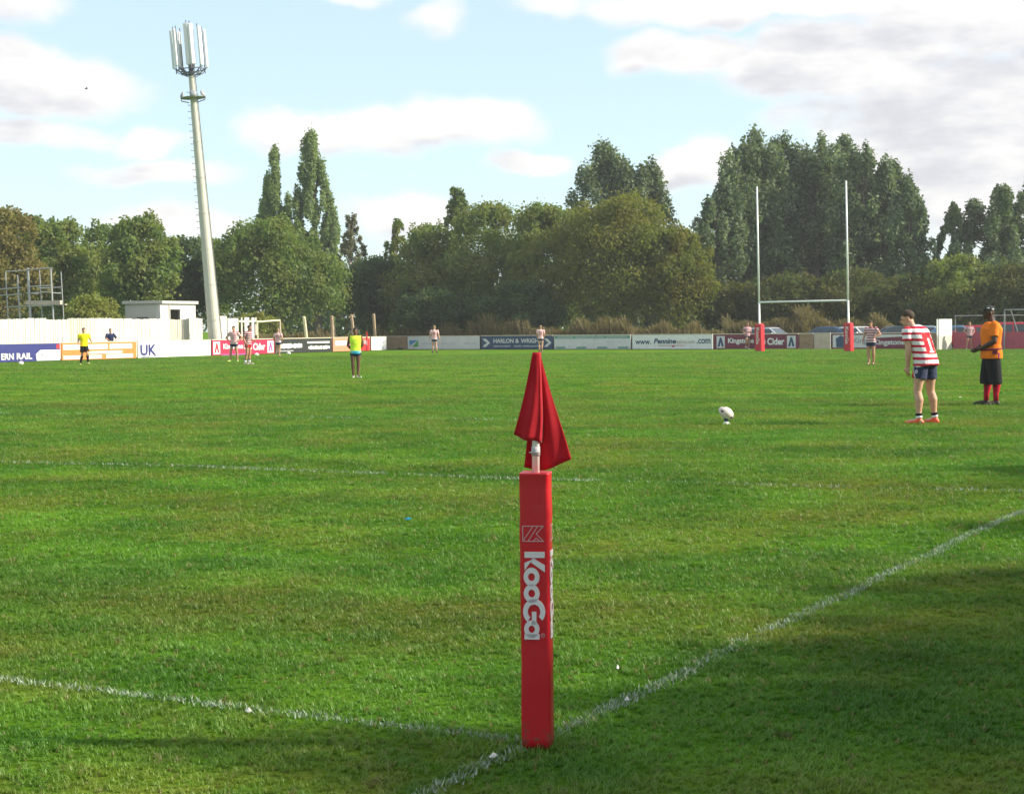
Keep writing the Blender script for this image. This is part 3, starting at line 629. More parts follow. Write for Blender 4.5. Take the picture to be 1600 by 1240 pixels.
board(638, 751, RBL, 'pale grey board with blue and green square logo', 'offwhite',
      [('p', [(.03, .72), (.15, .72), (.03, .30)], 'sky', 'emblem'), ('p', [(.155, .72), (.155, .22), (.07, .22)], 'leaf', 'emblem'), ('w', .20, .36, .42, .10, 9, 'haze'), ('w', .48, .66, .42, .10, 10, 'haze'), ('w', .80, .96, .42, .12, 8, 'haze')])
arrow = lambda x0, x1: [('p', [(x0, .2), (x0+(x1-x0)*.45, .2), (x1, .5), (x0+(x1-x0)*.45, .8), (x0, .8), (x0+(x1-x0)*.3, .62), (x0+(x1-x0)*.62, .5), (x0+(x1-x0)*.3, .38)], 'offwhite', 'arrow')]
board(753, 865, RBL, 'navy board with white lettering and arrows behind the corner flag', 'steel',
      [('t', 'HARLON', .18, .465, .48, .32, 'offwhite', .025), ('t', '&', .49, .54, .48, .32, 'offwhite', .025), ('t', 'WRIGHT', .565, .86, .48, .32, 'offwhite', .025), ('w', .18, .42, .20, .12, 14, 'haze'), ('w', .47, .86, .20, .12, 22, 'haze')] + arrow(.02, .13) + arrow(.885, .985))
board(867, 987, RBL, 'pale board with green strip along the top right of the flag', 'offwhite',
      [('r', .01, .99, .78, .97, 'teal', 'green_strip'), ('r', .02, .15, .08, .20, 'teal', 'green_mark'), ('r', .30, .43, .08, .20, 'teal', 'green_mark'), ('r', .57, .70, .08, .20, 'teal', 'green_mark'), ('r', .84, .97, .08, .20, 'teal', 'green_mark'),
       ('w', .04, .96, .82, .11, 34, 'haze'), ('w', .70, .88, .50, .08, 9, 'haze')])
board(989, 1115, RBL, 'white board with large dark web address of a telecom firm', 'white',
      [('t', 'www.', .04, .24, .36, .26, 'steel', .015), ('t', 'Pennine', .275, .555, .40, .36, 'steel', .03, .25), ('t', 'telecom', .56, .785, .40, .28, 'tan', .005), ('t', '.com', .81, .975, .40, .32, 'steel', .015), ('p', [(.33, .26), (.50, .26), (.515, .14), (.54, .26), (.66, .26), (.66, .29), (.33, .29)], 'rose', 'underline')])
board(1117, 1249, RBL, 'maroon cider board left of and behind the left goalpost', 'maroon', king + crest(.03, .13, 'offwhite', 'steel') + crest(.87, .97, 'offwhite', 'steel'))
board(1250, 1272, RBL, 'plain orange brown timber board between the goalposts', 'wood')
board(1273, 1299, RBL, 'purplish grey timber board between the goalposts', 'tan')
board(1301, 1361, RBL, 'white and maroon board with crest behind the right goalpost', 'maroon', [('r', .02, .98, .12, .92, 'offwhite', 'field')] + [('p', [(.12, .14), (.36, .14), (.38, .70), (.24, .9), (.10, .70)], 'steel', 'emblem'), ('t', 'King', .56, .92, .30, .42, 'grey', .02)])
board(1363, 1449, RBL, 'maroon and white cider board behind the kicker', 'maroon', [('p', [(.02, .72), (.98, .86), (.98, .94), (.02, .94)], 'offwhite', 'white_band'), ('t', 'Kingstone Press', .04, .96, .20, .42, 'offwhite', .03)])
board(1451, 1488, RBL, 'brown timber board behind the white panel', 'wood')
board(1490, 1560, RBL, 'rose red board behind the far right player', 'rose', rail='rose')
board(1562, 1650, RBL, 'rose red board at the right edge behind the man in orange', 'rose', rail='rose')
# bright upright panel standing in front of the boards
p = RBL.p(1462, -1.2); q = RBL.p(1490, -1.2); L = (q-p).length
wp = thing('display_panel', 'tall white panel standing against the boards right of the kicker', 'panel', p, RBL.rz)
M_sheet = mat('white_sheet', (.82, .82, .78), .45, .06); M_sheet2 = mat('cream_sheet', (.60, .55, .46), .6, .1)
ro = Matrix.Rotation(R(76), 3, 'Z'); L0 = L; LW = 1.38
MB().box((L/2, 0, 1.36), (LW, .05, .98), ro).build('upper_sheet', M_sheet, wp); MB().box((L/2, 0, .44), (LW*.98, .05, .86), ro).build('lower_sheet', M_sheet2, wp)
MB().tube((L/2-.10, -.58, 0), (L/2-.10, -.58, 1.85), .025).build('post', PC['grey'], wp); MB().tube((L/2+.03, .60, 0), (L/2+.03, .60, 1.85), .025).build('post', PC['grey'], wp)

# ------------------------------------------------------------------ white fence on the left
M_fence = mat('white_fence_paint', (.62, .60, .54), .6, .08, 1.5, dirt=((.42, .40, .25), .5)); M_fence2 = mat('cream_fence_paint', (.52, .49, .40), .6, .1, 1.2)
root = thing('white_fence', 'long white vertical board fence behind the left boards', 'fence', LBL.p(-80, 3.2), LBL.rz)
s0 = LBL.p(-80, 3.2); L = (LBL.p(318, 3.2)-s0).length; x = 0.0; k = 0
rr = random.Random(5)
while x < L:
    w = min(2.0, L-x); m = MB(); nb = max(1, int(w/.2)); top = 2.40+rr.uniform(-.05, .05)
    for j in range(nb): m.box((x+(j+.5)*w/nb, rr.uniform(-.012, .012), top/2+rr.uniform(-.02, .02)), (w/nb-.034, .022, top))
    m.build('fence_panel', M_fence if k % 5 else M_fence2, root); MB().box((x, .07, 1.2), (.1, .1, 2.45)).build('post', M_fence2, root)
    MB().box((x+w/2, .035, .5), (w-.11, .04, .09)).build('rail', M_fence2, root); MB().box((x+w/2, .035, 1.9), (w-.11, .04, .09)).build('rail', M_fence2, root)
    x += w; k += 1
s0 = LBL.p(342, 3.2); root = thing('white_fence', 'short white fence stub with open bays right of the mast', 'fence', s0, LBL.rz)
for (a, b, tp) in [(340, 356, 2.6), (357, 374, 2.45)]:
    xa, xb = (LBL.p(a, 3.2)-s0).dot(LBL.d), (LBL.p(b, 3.2)-s0).dot(LBL.d); m = MB(); nb = 5
    for j in range(nb): m.box((xa+(j+.5)*(xb-xa)/nb, 0, tp/2), ((xb-xa)/nb-.02, .022, tp))
    m.build('fence_panel', M_fence, root)
for (a, w) in [(379, .12), (387, .55), (396.5, .32), (401, .12)]:
    xa = (LBL.p(a, 3.2)-s0).dot(LBL.d); MB().box((xa, 0, 1.25), (w, .06, 2.5), None).build('post', M_fence, root)
xa, xb = (LBL.p(374, 3.2)-s0).dot(LBL.d), (LBL.p(402, 3.2)-s0).dot(LBL.d)
MB().box(((xa+xb)/2, -.045, 2.25), (xb-xa, .03, .12)).build('rail', M_fence, root)
# small goal frame
p = LBL.p(404, 3.0); q = LBL.p(440, 3.0); L = (q-p).length
root = thing('small_goal', 'small pale goal frame behind the boards left of the wooden posts', 'goal', p, LBL.rz)
M_gal = mat('galvanised_pipe', (.40, .41, .42), .45, .15, 8.0, metal=.5); M_oldwhite = mat('old_white_paint', (.72, .68, .45), .6, .12)
MB().tube((0, 0, 0), (-.05, 0, 2.3), .06).build('upright', M_oldwhite, root); MB().tube((L, 0, 0), (L-.12, 0, 2.35), .07).build('upright', PC['tan'], root)
MB().tube((-.05, 0, 2.2), (L-.12, 0, 2.3), .06).build('crossbar', M_oldwhite, root)
M_post = mat('cut_post', (.36, .27, .17), .85, .25, 5.0, .7, 25.0); M_post2 = mat('pale_post', (.62, .56, .34), .8, .2, 5.0)
for (px, top, m_, lab, ln) in [(482, 494, M_post2, 'pale yellowish fence post, leftmost of the four bare posts', -.10), (521, 493, M_post, 'brown fence post, second of the four bare posts', -.02),
                          (556, 491, M_post, 'brown fence post behind the head of the man in the vest', -.10), (588, 490, M_post, 'brown fence post, rightmost of the four bare posts', -.05)]:
    p = LBL.p(px, 1.6); H = hgt(px, top, p.y); m = MB()
    m.rings([[Vector((ln*z+r_*math.cos(a*1.047), r_*math.sin(a*1.047), z)) for a in range(6)] for z, r_ in ((0, .14), (H*.5, .125), (H-.06, .12), (H, .07))])
    tag(m.build('wooden_post', m_), lab, 'post', 'bare fence posts in the far left corner').location = p

# ------------------------------------------------------------------ phone mast
p = LBL.p(339, 1.3); Ht = hgt(300, 128, p.y); LEAN = -.072
M_mast = mat('mast_paint', (.50, .485, .42), .5, .06, 1.2, dirt=((.33, .32, .25), .35)); M_ant = mat('antenna_shell', (.74, .75, .78), .4, .05); M_dark = mat('dark_bracket', (.10, .11, .13), .6, .15)
mast = thing('phone_mast', 'tall cream telecom mast with antenna panels at its top', 'mast', p); mast.rotation_euler = (0, math.atan(LEAN), 0)
def ring(z, r_, n=20): return [Vector((r_*math.cos(2*math.pi*k/n), r_*math.sin(2*math.pi*k/n), z)) for k in range(n)]
m = MB(); zs = np.linspace(0, 16.3, 8)
prof = []
for i, z in enumerate(zs):
    r_ = .445-.205*z/16.3; prof.append((z, r_))
    if 0 < i < 7: prof += [(z+.02, r_-.012)]
m.rings([ring(z, r_) for z, r_ in prof]); m.build('shaft', M_mast, mast, False)
for z in zs[1:-1]: MB().rings([ring(z-.05, .445-.205*z/16.3+.02), ring(z+.05, .445-.205*z/16.3+.018)]).build('flange', M_mast, mast)
m = MB().rings([ring(16.3, .225), ring(18.2, .195)]); m.build('neck', M_mast, mast)
m = MB().rings([ring(18.2, .16), ring(20.9, .12)]); m.build('top_pole', M_dark, mast)
for k in range(30):
    z = 5.0+k*.42; r_ = .445-.205*z/16.3; m = MB().tube((-r_+.02, 0, z), (-r_-.17, 0, z), .016, n=6).tube((-r_-.16, 0, z), (-r_-.16, 0, z+.06), .014, n=5); m.build('climbing_peg', M_dark, mast)
m = MB().path([(.445-.205*z/16.3+.04, -.1, z) for z in (.3, 5, 10, 16.3, 18.2)], [.03]*5, 6); m.build('feeder_cable', M_dark, mast)
def panel(a, r_, z0, h, w, nm='antenna_panel', mm=M_ant):
    rot = Matrix.Rotation(a, 3, 'Z'); m = MB()
    prof = [(-w/2, -.05), (w/2, -.05), (w/2, .04), (w*.32, .09), (-w*.32, .09), (-w/2, .04)]
    def rg(z, s=1.0): return [rot @ Vector((r_+y*s, x*s, z)) for x, y in prof]
    m.rings([rg(z0, .8), rg(z0+.05), rg(z0+h-.05), rg(z0+h, .8)]); o = m.build(nm, mm, mast)
    m = MB().tube(rot @ Vector((r_-.14, 0, z0-.35)), rot @ Vector((r_-.14, 0, z0+h+.2)), .035, n=6); m.build('mounting_pipe', M_dark, mast)
    m = MB().path([rot @ Vector((.15, 0, z0-.45)), rot @ Vector((.5*r_, 0, z0-.35)), rot @ Vector((r_-.14, 0, z0-.05))], [.045]*3, 6); m.build('support_arm', M_dark, mast)
    m = MB().path([rot @ Vector((r_-.05, .08, z0)), rot @ Vector((r_-.25, .10, z0-.3)), rot @ Vector((.2, .05, z0-.6))], [.025]*3, 5); m.build('jumper_cable', M_dark, mast)
zt = Ht/math.cos(math.atan(LEAN)); 
for a, w, rr_, dz, hh in [(R(185), .36, 1.02, .0, 2.5), (R(215), .34, .92, .1, 2.4), (R(262), .40, .30, .15, 2.7), (R(300), .40, .55, .15, 2.6), (R(335), .42, .85, .05, 2.5), (R(20), .36, 1.0, -.05, 2.5), (R(90), .36, .8, .1, 2.4), (R(140), .34, .85, .1, 2.4)]:
    panel(a, rr_*1.06, 18.75+dz, hh, w*.82)
for z, r_ in ((18.35, .62), (18.62, .85)):
    m = MB(); n_ = 18; pts = [Vector((r_*math.cos(2*math.pi*k/n_), r_*math.sin(2*math.pi*k/n_), z)) for k in range(n_+1)]; m.path(pts, [.035]*(n_+1), 6); m.build('head_ring', M_dark, mast)
m = MB(); m.rings([ring(16.75, .30), ring(16.78, .80), ring(16.84, .82), ring(16.88, .30)]); m.build('platform', mat('platform_steel', (.30, .32, .33), .6, .15), mast)
for a in (R(200), R(340), R(280)):
    d = Vector((math.cos(a), math.sin(a), 0)); m = MB().ball(d*.72+Vector((0, 0, 17.0)), (.24, .24, .10), Matrix.Rotation(a, 3, 'Z') @ Matrix.Rotation(R(65), 3, 'Y'), 14, 6); m.build('dish', PC['grey'], mast, True)
for a in (R(190), R(350)):
    d = Vector((math.cos(a), math.sin(a), 0)); m = MB().path([d*.3+Vector((0, 0, 16.5)), d*.78+Vector((0, 0, 16.62)), d*.8+Vector((0, 0, 16.85))], [.03]*3, 6); m.build('platform_brace', M_dark, mast)

# ------------------------------------------------------------------ cabin and scaffold behind the fence
p0 = LBL.p(246, 5.0)
cab = thing('cabin', 'pale flat roofed cabin behind the white fence left of the mast', 'cabin', p0, LBL.rz)
Hc = hgt(250, 470, p0.y)-.2
M_cw = mat('cabin_render', (.55, .53, .50), .8, .08, 1.0, dirt=((.35, .34, .31), .3)); M_cr = mat('cabin_roof', (.50, .48, .44), .7, .1); M_hole = mat('dark_opening', (.03, .035, .05), .9, .2)
W1, D1 = 4.4, 2.5
# walls as four slabs with a real doorway in the front
def wl(a, b, z0, z1, nm='wall'): MB().box(((a[0]+b[0])/2, (a[1]+b[1])/2, (z0+z1)/2), (abs(b[0]-a[0]), abs(b[1]-a[1]), z1-z0)).build(nm, M_cw, cab)
wl((0, 0), (1.45, .15), 0, Hc); wl((2.65, 0), (W1, .15), 0, Hc); wl((1.45, 0), (2.65, .15), Hc-.35, Hc); wl((0, .15), (.15, D1), 0, Hc); wl((W1-.15, .15), (W1, D1), 0, Hc); wl((.15, D1-.15), (W1-.15, D1), 0, Hc)
MB().box((W1/2, D1/2, Hc+.11), (W1+.3, D1+.3, .2)).build('roof', M_cr, cab, bevel=.03)
MB().box((2.05, 1.0, 1.0), (1.1, .08, 2.0)).build('doorway_shade', M_hole, cab)  # near-black slab: the shade inside the doorway is put into its colour
MB().box((-.012, 1.1, Hc-.9), (.02, .9, .09)).build('vent', M_dark, cab); MB().box((1.43, -.03, Hc/2), (.09, .05, Hc)).build('door_frame', M_cr, cab)
Y = 104.0; sc_ = thing('scaffold_tower', 'open grey scaffold tower with a plank above the white fence', 'scaffold', at(52, Y), R(-6))
def sx_(px): return (px-52)/FPX*Y
def sz_(py): return hgt(52, py, Y)
for (px, top, r_, yb) in [(16, 424, .035, 0), (35, 440, .03, 0), (52, 419, .075, 0), (57, 421, .03, 1.4), (89, 419, .05, 0), (21, 428, .03, 1.4), (92, 424, .03, 1.4)]:
    MB().tube((sx_(px), yb, 0), (sx_(px)-.2, yb, sz_(top)), r_, n=8).build('standard', M_gal, sc_)
for (a, b, py, yb) in [(50, 90, 421, 0), (14, 52, 424, 0), (53, 88, 448, 0), (47, 88, 458, 0), (18, 90, 479, 0), (5, 39, 451, 0), (5, 40, 461, 0), (50, 92, 450, 1.4), (14, 60, 479, 1.4)]:
    MB().tube((sx_(a)-.1, yb-.06, sz_(py)), (sx_(b)-.1, yb-.06, sz_(py-1.5)), .035, n=6).build('ledger', M_gal, sc_)
for px in (52, 89): MB().tube((sx_(px)-.1, 0, sz_(458)), (sx_(px)-.1, 1.4, sz_(458)), .03, n=6).build('transom', M_gal, sc_)
MB().box((sx_(71), .1, sz_(473)), (2.15, .35, .24)).build('plank', PC['tan'], sc_)
MB().box((sx_(71), .95, sz_(476)), (2.1, .35, .06)).build('plank', PC['tan'], sc_)

# ------------------------------------------------------------------ rugby goal
a, b = gp(1187, 549), gp(1327, 549); mid = (a+b)/2; half = 2.97; gd = (b-a).normalized()
goal = thing('rugby_goal', 'tall white rugby posts with crossbar and red padded feet', 'goalposts', mid, math.atan2(gd.y, gd.x))
M_gp = mat('white_goal_paint', (.80, .81, .82), .35, .05, 3.0); M_pad = mat('red_vinyl', (.50, .018, .030), .42, .10, 5.0, .25, 9.0)
lean = -.016
for sgn in (-1, 1):
    Hp = 10.0; ps = MB().path([(sgn*half, 0, 0), (sgn*half+lean*3, 0, 3), (sgn*half+lean*Hp, 0, Hp)], [.065, .06, .05], 12); post = ps.build('upright', M_gp, goal, True)
    m = MB(); w = .23
    def pr(z, k=1.0, cc=.06): 
        o_ = []
        for (sx2, sy2) in ((1, 1), (-1, 1), (-1, -1), (1, -1)):
            for t_ in range(4):
                a_ = math.atan2(sy2, sx2)-R(45)+R(30)*t_; o_.append(Vector((sgn*half+lean*z+k*(sx2*(w-cc)+cc*math.cos(a_)), k*(sy2*(w-cc)+cc*math.sin(a_)), z)))
        return o_
    m.rings([pr(.02), pr(1.62), pr(1.68, .8)]); pad = m.build('post_pad', M_pad, goal)
    me, w_ = text_mesh('KooGa', .20, 1.0, .02); o = link('lettering', me, PC['offwhite'], pad); o.rotation_euler = (0, R(90), 0); o.location = (sgn*half+lean*1-.10, -w-.006, 1.45)
MB().tube((-half+lean*3, 0, 3.0), (half+lean*3, 0, 3.0), .055, n=12).build('crossbar', M_gp, goal, True)

# ------------------------------------------------------------------ football goal and rail at the right, behind the boards
p = at(1570, 103); M_goalpipe = mat('grey_goal_pipe', (.24, .25, .26), .55, .2, 6.0); fg = thing('football_goal', 'grey framed football goal at the right edge behind the boards', 'goal', p, R(-20))
for (x0, y0, z0, x1, y1, z1, r_, nm) in [(0, 0, 0, 0, 0, 2.35, .05, 'upright'), (4.8, 0, 0, 4.8, 0, 2.35, .05, 'upright'), (0, 0, 2.35, 4.8, 0, 2.35, .05, 'crossbar'), (0, 0, 2.35, .30, .8, 2.35, .04, 'top_arm'), (.30, .8, 2.35, .95, 1.8, 0, .04, 'back_stay'),
        (4.8, 0, 2.35, 5.1, .8, 2.35, .04, 'top_arm'), (5.1, .8, 2.35, 5.6, 1.8, 0, .04, 'back_stay'), (.95, 1.8, .04, 5.6, 1.8, .04, .04, 'ground_bar'), (.30, .8, 2.35, 5.1, .8, 2.35, .03, 'back_bar')]:
    MB().tube((x0, y0, z0), (x1, y1, z1), r_*.85, n=8).build(nm, M_goalpipe, fg)
rl = thing('spectator_rail', 'thin grey rail running left from the football goal', 'rail', at(1493, 108), R(-8))
MB().tube((0, 0, 2.05), (7.5, 0, 2.05), .03, n=8).build('top_bar', M_goalpipe, rl)
for x in (0, 2.4, 4.9, 7.4): MB().tube((x, .035, 0), (x, .035, 2.1), .03, n=8).build('rail_post', M_goalpipe, rl)

# ------------------------------------------------------------------ parked cars (mostly hidden by the boards)
M_glass = mat('car_glass', (.03, .045, .055), .06, .1, spec=.8); M_tyre = mat('tyre', (.02, .02, .02), .9, .2); M_rim = mat('rim', (.45, .46, .48), .35, .1, metal=.8); M_lamp = mat('lamp_lens', (.7, .72, .72), .12, .05, spec=.8); M_tail = mat('tail_lens', (.45, .02, .02), .2, .1)
def car(label, px, back, rz, col, style=0, loc=None):
    paint = mat('car_paint', col, .22, .04, 2.0, metal=.25, spec=.6); loc = loc or RBL.p(px, back); c = thing('parked_car', label, 'car', loc, rz, 'cars parked behind the boards')
    L = 4.1; hw = .84
    low = [(-2.02, .30), (-2.06, .55), (-1.98, .78), (-1.05, .93), (1.55, .95), (1.98, .88), (2.05, .55), (2.0, .30)]
    roofz = 1.46 if style == 0 else 1.62
    cabn = [(-1.12, .93), (-.42, roofz-.05), (-.1, roofz), (1.0, roofz-.02), (1.35, roofz-.14), (1.82, .96)] if style == 0 else [(-1.12, .93), (-.55, roofz-.05), (-.2, roofz), (1.4, roofz), (1.75, roofz-.1), (1.92, .96)]
    m = MB(); n_ = len(low)
    rs = [[Vector((x*k, y, z)) for x, z in low] for y, k in ((-hw, .97), (-hw+.08, 1.0), (hw-.08, 1.0), (hw, .97))]; m.rings(rs); m.build('body', paint, c, bevel=.02)
    def cab_ring(y, ins): return [Vector((x*(1-ins*.06), y, .9+(z-.9)*(1-ins*.02))) for x, z in cabn]
    def tap(z, y): return y*(1-.16*max(0, (z-.93)/.55))
    m = MB(); rs = [[Vector((v.x, tap(v.z, y), v.z)) for v in cab_ring(y, i_)] for y, i_ in ((-hw+.05, 1), (-hw+.13, 0), (hw-.13, 0), (hw-.05, 1))]; m.rings(rs); m.build('cabin_shell', paint, c, bevel=.015)
    for sg in (-1, 1):
        for (xa, xb) in ((-.85, .22), (.30, 1.28)):
            za, zb = .99, roofz-.13; ya = sg*(tap(za, hw-.05)+.006); yb = sg*(tap(zb, hw-.05)+.006); sh = .38 if xa < 0 else 0; se = .25 if xb > 1 else 0
            MB().add([(xa, ya, za), (xb, ya, za), (xb-se, yb, zb), (xa+sh, yb, zb), (xa, ya-sg*.01, za), (xb, ya-sg*.01, za), (xb-se, yb-sg*.01, zb), (xa+sh, yb-sg*.01, zb)], [(0,1,2,3),(7,6,5,4),(0,4,5,1),(1,5,6,2),(2,6,7,3),(3,7,4,0)]).build('side_window', M_glass, c)
        MB().ball((-.75, sg*(hw+.08), 1.02), (.07, .10, .07), n=8, m=6).build('wing_mirror', paint, c, True)
    for (i0, i1, nm) in ((0, 1, 'windscreen'), (len(cabn)-1, len(cabn)-2, 'rear_window')):
        (x0, z0), (x1, z1) = cabn[i0], cabn[i1]; d = -.012 if i0 == 0 else .012; u0, u1 = .12, .92
        xa, za, xb, zb = x0+(x1-x0)*u0+d, z0+(z1-z0)*u0+.008, x0+(x1-x0)*u1+d, z0+(z1-z0)*u1+.008; ya, yb = tap(za, hw-.17), tap(zb, hw-.17)
        MB().add([(xa, -ya, za), (xa, ya, za), (xb, yb, zb), (xb, -yb, zb)] + [(xa-d, -ya, za-.01), (xa-d, ya, za-.01), (xb-d, yb, zb-.01), (xb-d, -yb, zb-.01)], [(0,1,2,3),(7,6,5,4),(0,4,5,1),(1,5,6,2),(2,6,7,3),(3,7,4,0)]).build(nm, M_glass, c)
    for x in (-1.28, 1.28):
        for sg in (-1, 1):
            w = MB().tube((x, sg*(hw-.16), .31), (x, sg*(hw+.01), .31), .31, n=18).build('wheel', M_tyre, c); MB().tube((x, sg*(hw+.011), .31), (x, sg*(hw+.022), .31), .19, n=14).build('rim', M_rim, w)
    for sg in (-1, 1):
        MB().ball((-1.98, sg*.62, .68), (.09, .16, .08), n=8, m=6).build('headlight', M_lamp, c, True); MB().ball((2.0, sg*.66, .76), (.06, .11, .12), n=8, m=6).build('tail_light', M_tail, c, True)
    return c
car('silver car with bright windscreen seen between left goalpost and board top', 1203, 4.2, R(140), (.42, .44, .46))
car('dark blue car roof between the goalposts', 1290, 4.5, R(-35), (.05, .09, .17))
car('white car just right of the right goalpost', 1342, 4.6, R(125), (.60, .60, .58))
car('grey green car roof left of the kicker', 1396, 4.5, R(-20), (.16, .19, .17))
car('dark teal car behind the kicker', 1424, 3.6, R(150), (.05, .09, .10))
car('pale blue car just left of the white panel', 1452, 4.6, R(160), (.35, .45, .50))
car('blue car right of the white panel', 1500, 4.0, R(150), (.12, .25, .40))
car('red car behind the arm of the man in orange', 1530, 4.6, R(170), (.55, .02, .04))
car('bright red car at the right edge behind the football goal', 1592, 3.2, R(160), (.62, .03, .05), 1)

# ------------------------------------------------------------------ tall dry growth behind the far boards
def reeds():
    r = np.random.default_rng(21); V = []; tone = []
    for (pa, pb, back, hh, cnt) in [(600, 640, 2.2, 1.5, 500), (640, 740, 2.0, 1.75, 1500), (740, 800, 1.8, 2.1, 1300), (800, 1000, 2.0, 1.85, 2900), (1000, 1135, 2.0, 1.7, 2200), (1140, 1270, 8, 2.1, 4200), (1230, 1400, 9, 2.15, 5200), (400, 600, 3.6, 1.5, 2200)]:
        line = LBL if pb <= 600 else RBL
        for i in range(cnt):
            px = r.uniform(pa, pb); p = line.p(px, back+r.normal()*.5); cl = .62+.55*float(vnoise(np.array([[px*.045, pa*.37]]), 1.0, 5)[0])*(.6+.8*float(vnoise(np.array([[px*.17, pb*.11]]), 1.0, 8)[0]))
            h = hh*r.uniform(.45, 1.15)*max(.45, cl); a = r.random()*6.28; lean = Vector((-.25+r.normal()*.2, r.normal()*.15, 0))*h*.6; w = r.uniform(.03, .07)
            sd = Vector((math.cos(a), math.sin(a), 0))*w; tip = p+lean+Vector((0, 0, h)); md = p+lean*.35+Vector((0, 0, h*.6))
            V += [p-sd, p+sd, md+sd*.9, md-sd*.9]; V += [md-sd*.8, md+sd*.8, tip+sd*.35, tip-sd*.35]; t_ = r.random(); tone += [t_*.5, .4+.6*t_]
            for j in range(2):
                q = p+lean*.5+Vector((0, 0, h*r.uniform(.35, 1.0))); s = r.uniform(.05, .13); e = Vector(r.normal(size=3)); e.normalize(); f = e.orthogonal().normalized()
                V += [q-e*s, q-f*s*.6, q+e*s, q+f*s*.6]; tone.append(r.random())
    m = leaf_mat('dry_reed', (.10, .11, .03), (.26, .20, .10), (.16, .12, .045), .3)
    tag(np_mesh('tall_weeds', np.array([tuple(v) for v in V]), 4, m, None, tone), 'tall brown and green weeds growing behind the far boards', 'weeds', kind='stuff')
reeds()

# ------------------------------------------------------------------ corner post in the foreground
M_vinyl = mat('red_pad_vinyl', (.48, .006, .017), .38, .10, 3.0, .12, 14.0, spec=.45, dirt=((.25, .02, .02), .35)); M_flag = mat('red_flag_cloth', (.46, .012, .024), .8, .12, 5.0, .18, 25.0, spec=.2, sheen=.15)
N = NT(M_vinyl.node_tree); b_ = M_vinyl.node_tree.nodes['Principled BSDF']; tc_ = N.n('ShaderNodeTexCoord').outputs['Object']; zz = N.n('ShaderNodeSeparateXYZ', i={0: tc_}).outputs[2]
old = b_.inputs['Base Color'].links[0].from_socket
mud = N.m('MULTIPLY', N.rng(zz, .02, .16, 1.0, 0.0), N.rng(N.noise(tc_, 34.0, 5.0, .7), .46, .66)); scuff = N.m('MULTIPLY', N.rng(N.noise(N.v('MULTIPLY', tc_, (9, 9, 2.2)), 5.0, 5.0, .7), .60, .72), .35)
c_ = N.mix(N.m('MULTIPLY', mud, .8), N.mix(scuff, old, (.33, .05, .05, 1)), (.09, .07, .035, 1)); N.put(b_.inputs['Base Color'], c_)
M_pole = mat('white_plastic_pole', (.75, .74, .72), .35, .08, 12.0, dirt=((.40, .36, .30), .4)); ft = M_flag.node_tree; N = NT(ft); out_ = [n for n in ft.nodes if n.type == 'OUTPUT_MATERIAL'][0]; pb = ft.nodes['Principled BSDF']
N.put(out_.inputs[0], N.n('ShaderNodeMixShader', i={0: .28, 1: pb.outputs[0], 2: N.n('ShaderNodeBsdfTranslucent', i={0: (.70, .03, .03, 1)}).outputs[0]}).outputs[0])
M_print = mat('white_print', (.66, .62, .64), .5, .06, 9.0); M_tape = mat('grey_tape', (.40, .41, .42), .5, .15)
M_printlow = mat('worn_print', (.55, .33, .36), .5, .1, 9.0)
PADW, PADH = .112, 1.055
def rrect(w, z, k=1.0, c=.012, n=5):
    o_ = []
    for (a, b) in ((1, 1), (-1, 1), (-1, -1), (1, -1)):
        for t_ in range(n):
            g_ = math.atan2(b, a)-R(45)+R(90)*t_/(n-1); o_.append(Vector((k*(a*(w/2-c))+k*c*math.cos(g_), k*(b*(w/2-c))+k*c*math.sin(g_), z)))
    return o_
def ring_poly(cx, cy, ro, ri, a0, a1, n=26):
    """band of an annulus in the letter plane as quads"""
    q = []
    for i in range(n):
        a, b = a0+(a1-a0)*i/n, a0+(a1-a0)*(i+1)/n
        q.append([(cx+ro*math.cos(a), cy+ro*math.sin(a)), (cx+ro*math.cos(b), cy+ro*math.sin(b)), (cx+ri*math.cos(b), cy+ri*math.sin(b)), (cx+ri*math.cos(a), cy+ri*math.sin(a))])
    return q
def wordmark():
    """the five letters along +u, upright +v (units: letter height of the small o = 1); joined outlines as on the pad"""
    q = []
    # K
    q += [[(0, 0), (.36, 0), (.36, 1.42), (0, 1.42)], [(.36, .56), (.80, 1.42), (1.22, 1.42), (.62, .42)], [(.36, .86), (.62, .42), (1.12, 0), (.66, 0)]]
    q += ring_poly(1.52, .48, .56, .24, 0, 2*math.pi); q += ring_poly(2.52, .48, .56, .24, 0, 2*math.pi)
    # G with its bar
    q += ring_poly(3.62, .64, .78, .44, R(48), R(322), 30); q += [[(3.62, .80), (3.62, .48), (4.42, .48), (4.42, .80)]]
    # a
    q += ring_poly(4.68, .46, .54, .22, 0, 2*math.pi); q += [[(4.98, -.06), (5.30, -.06), (5.30, 1.0), (4.98, 1.0)]]
    return q
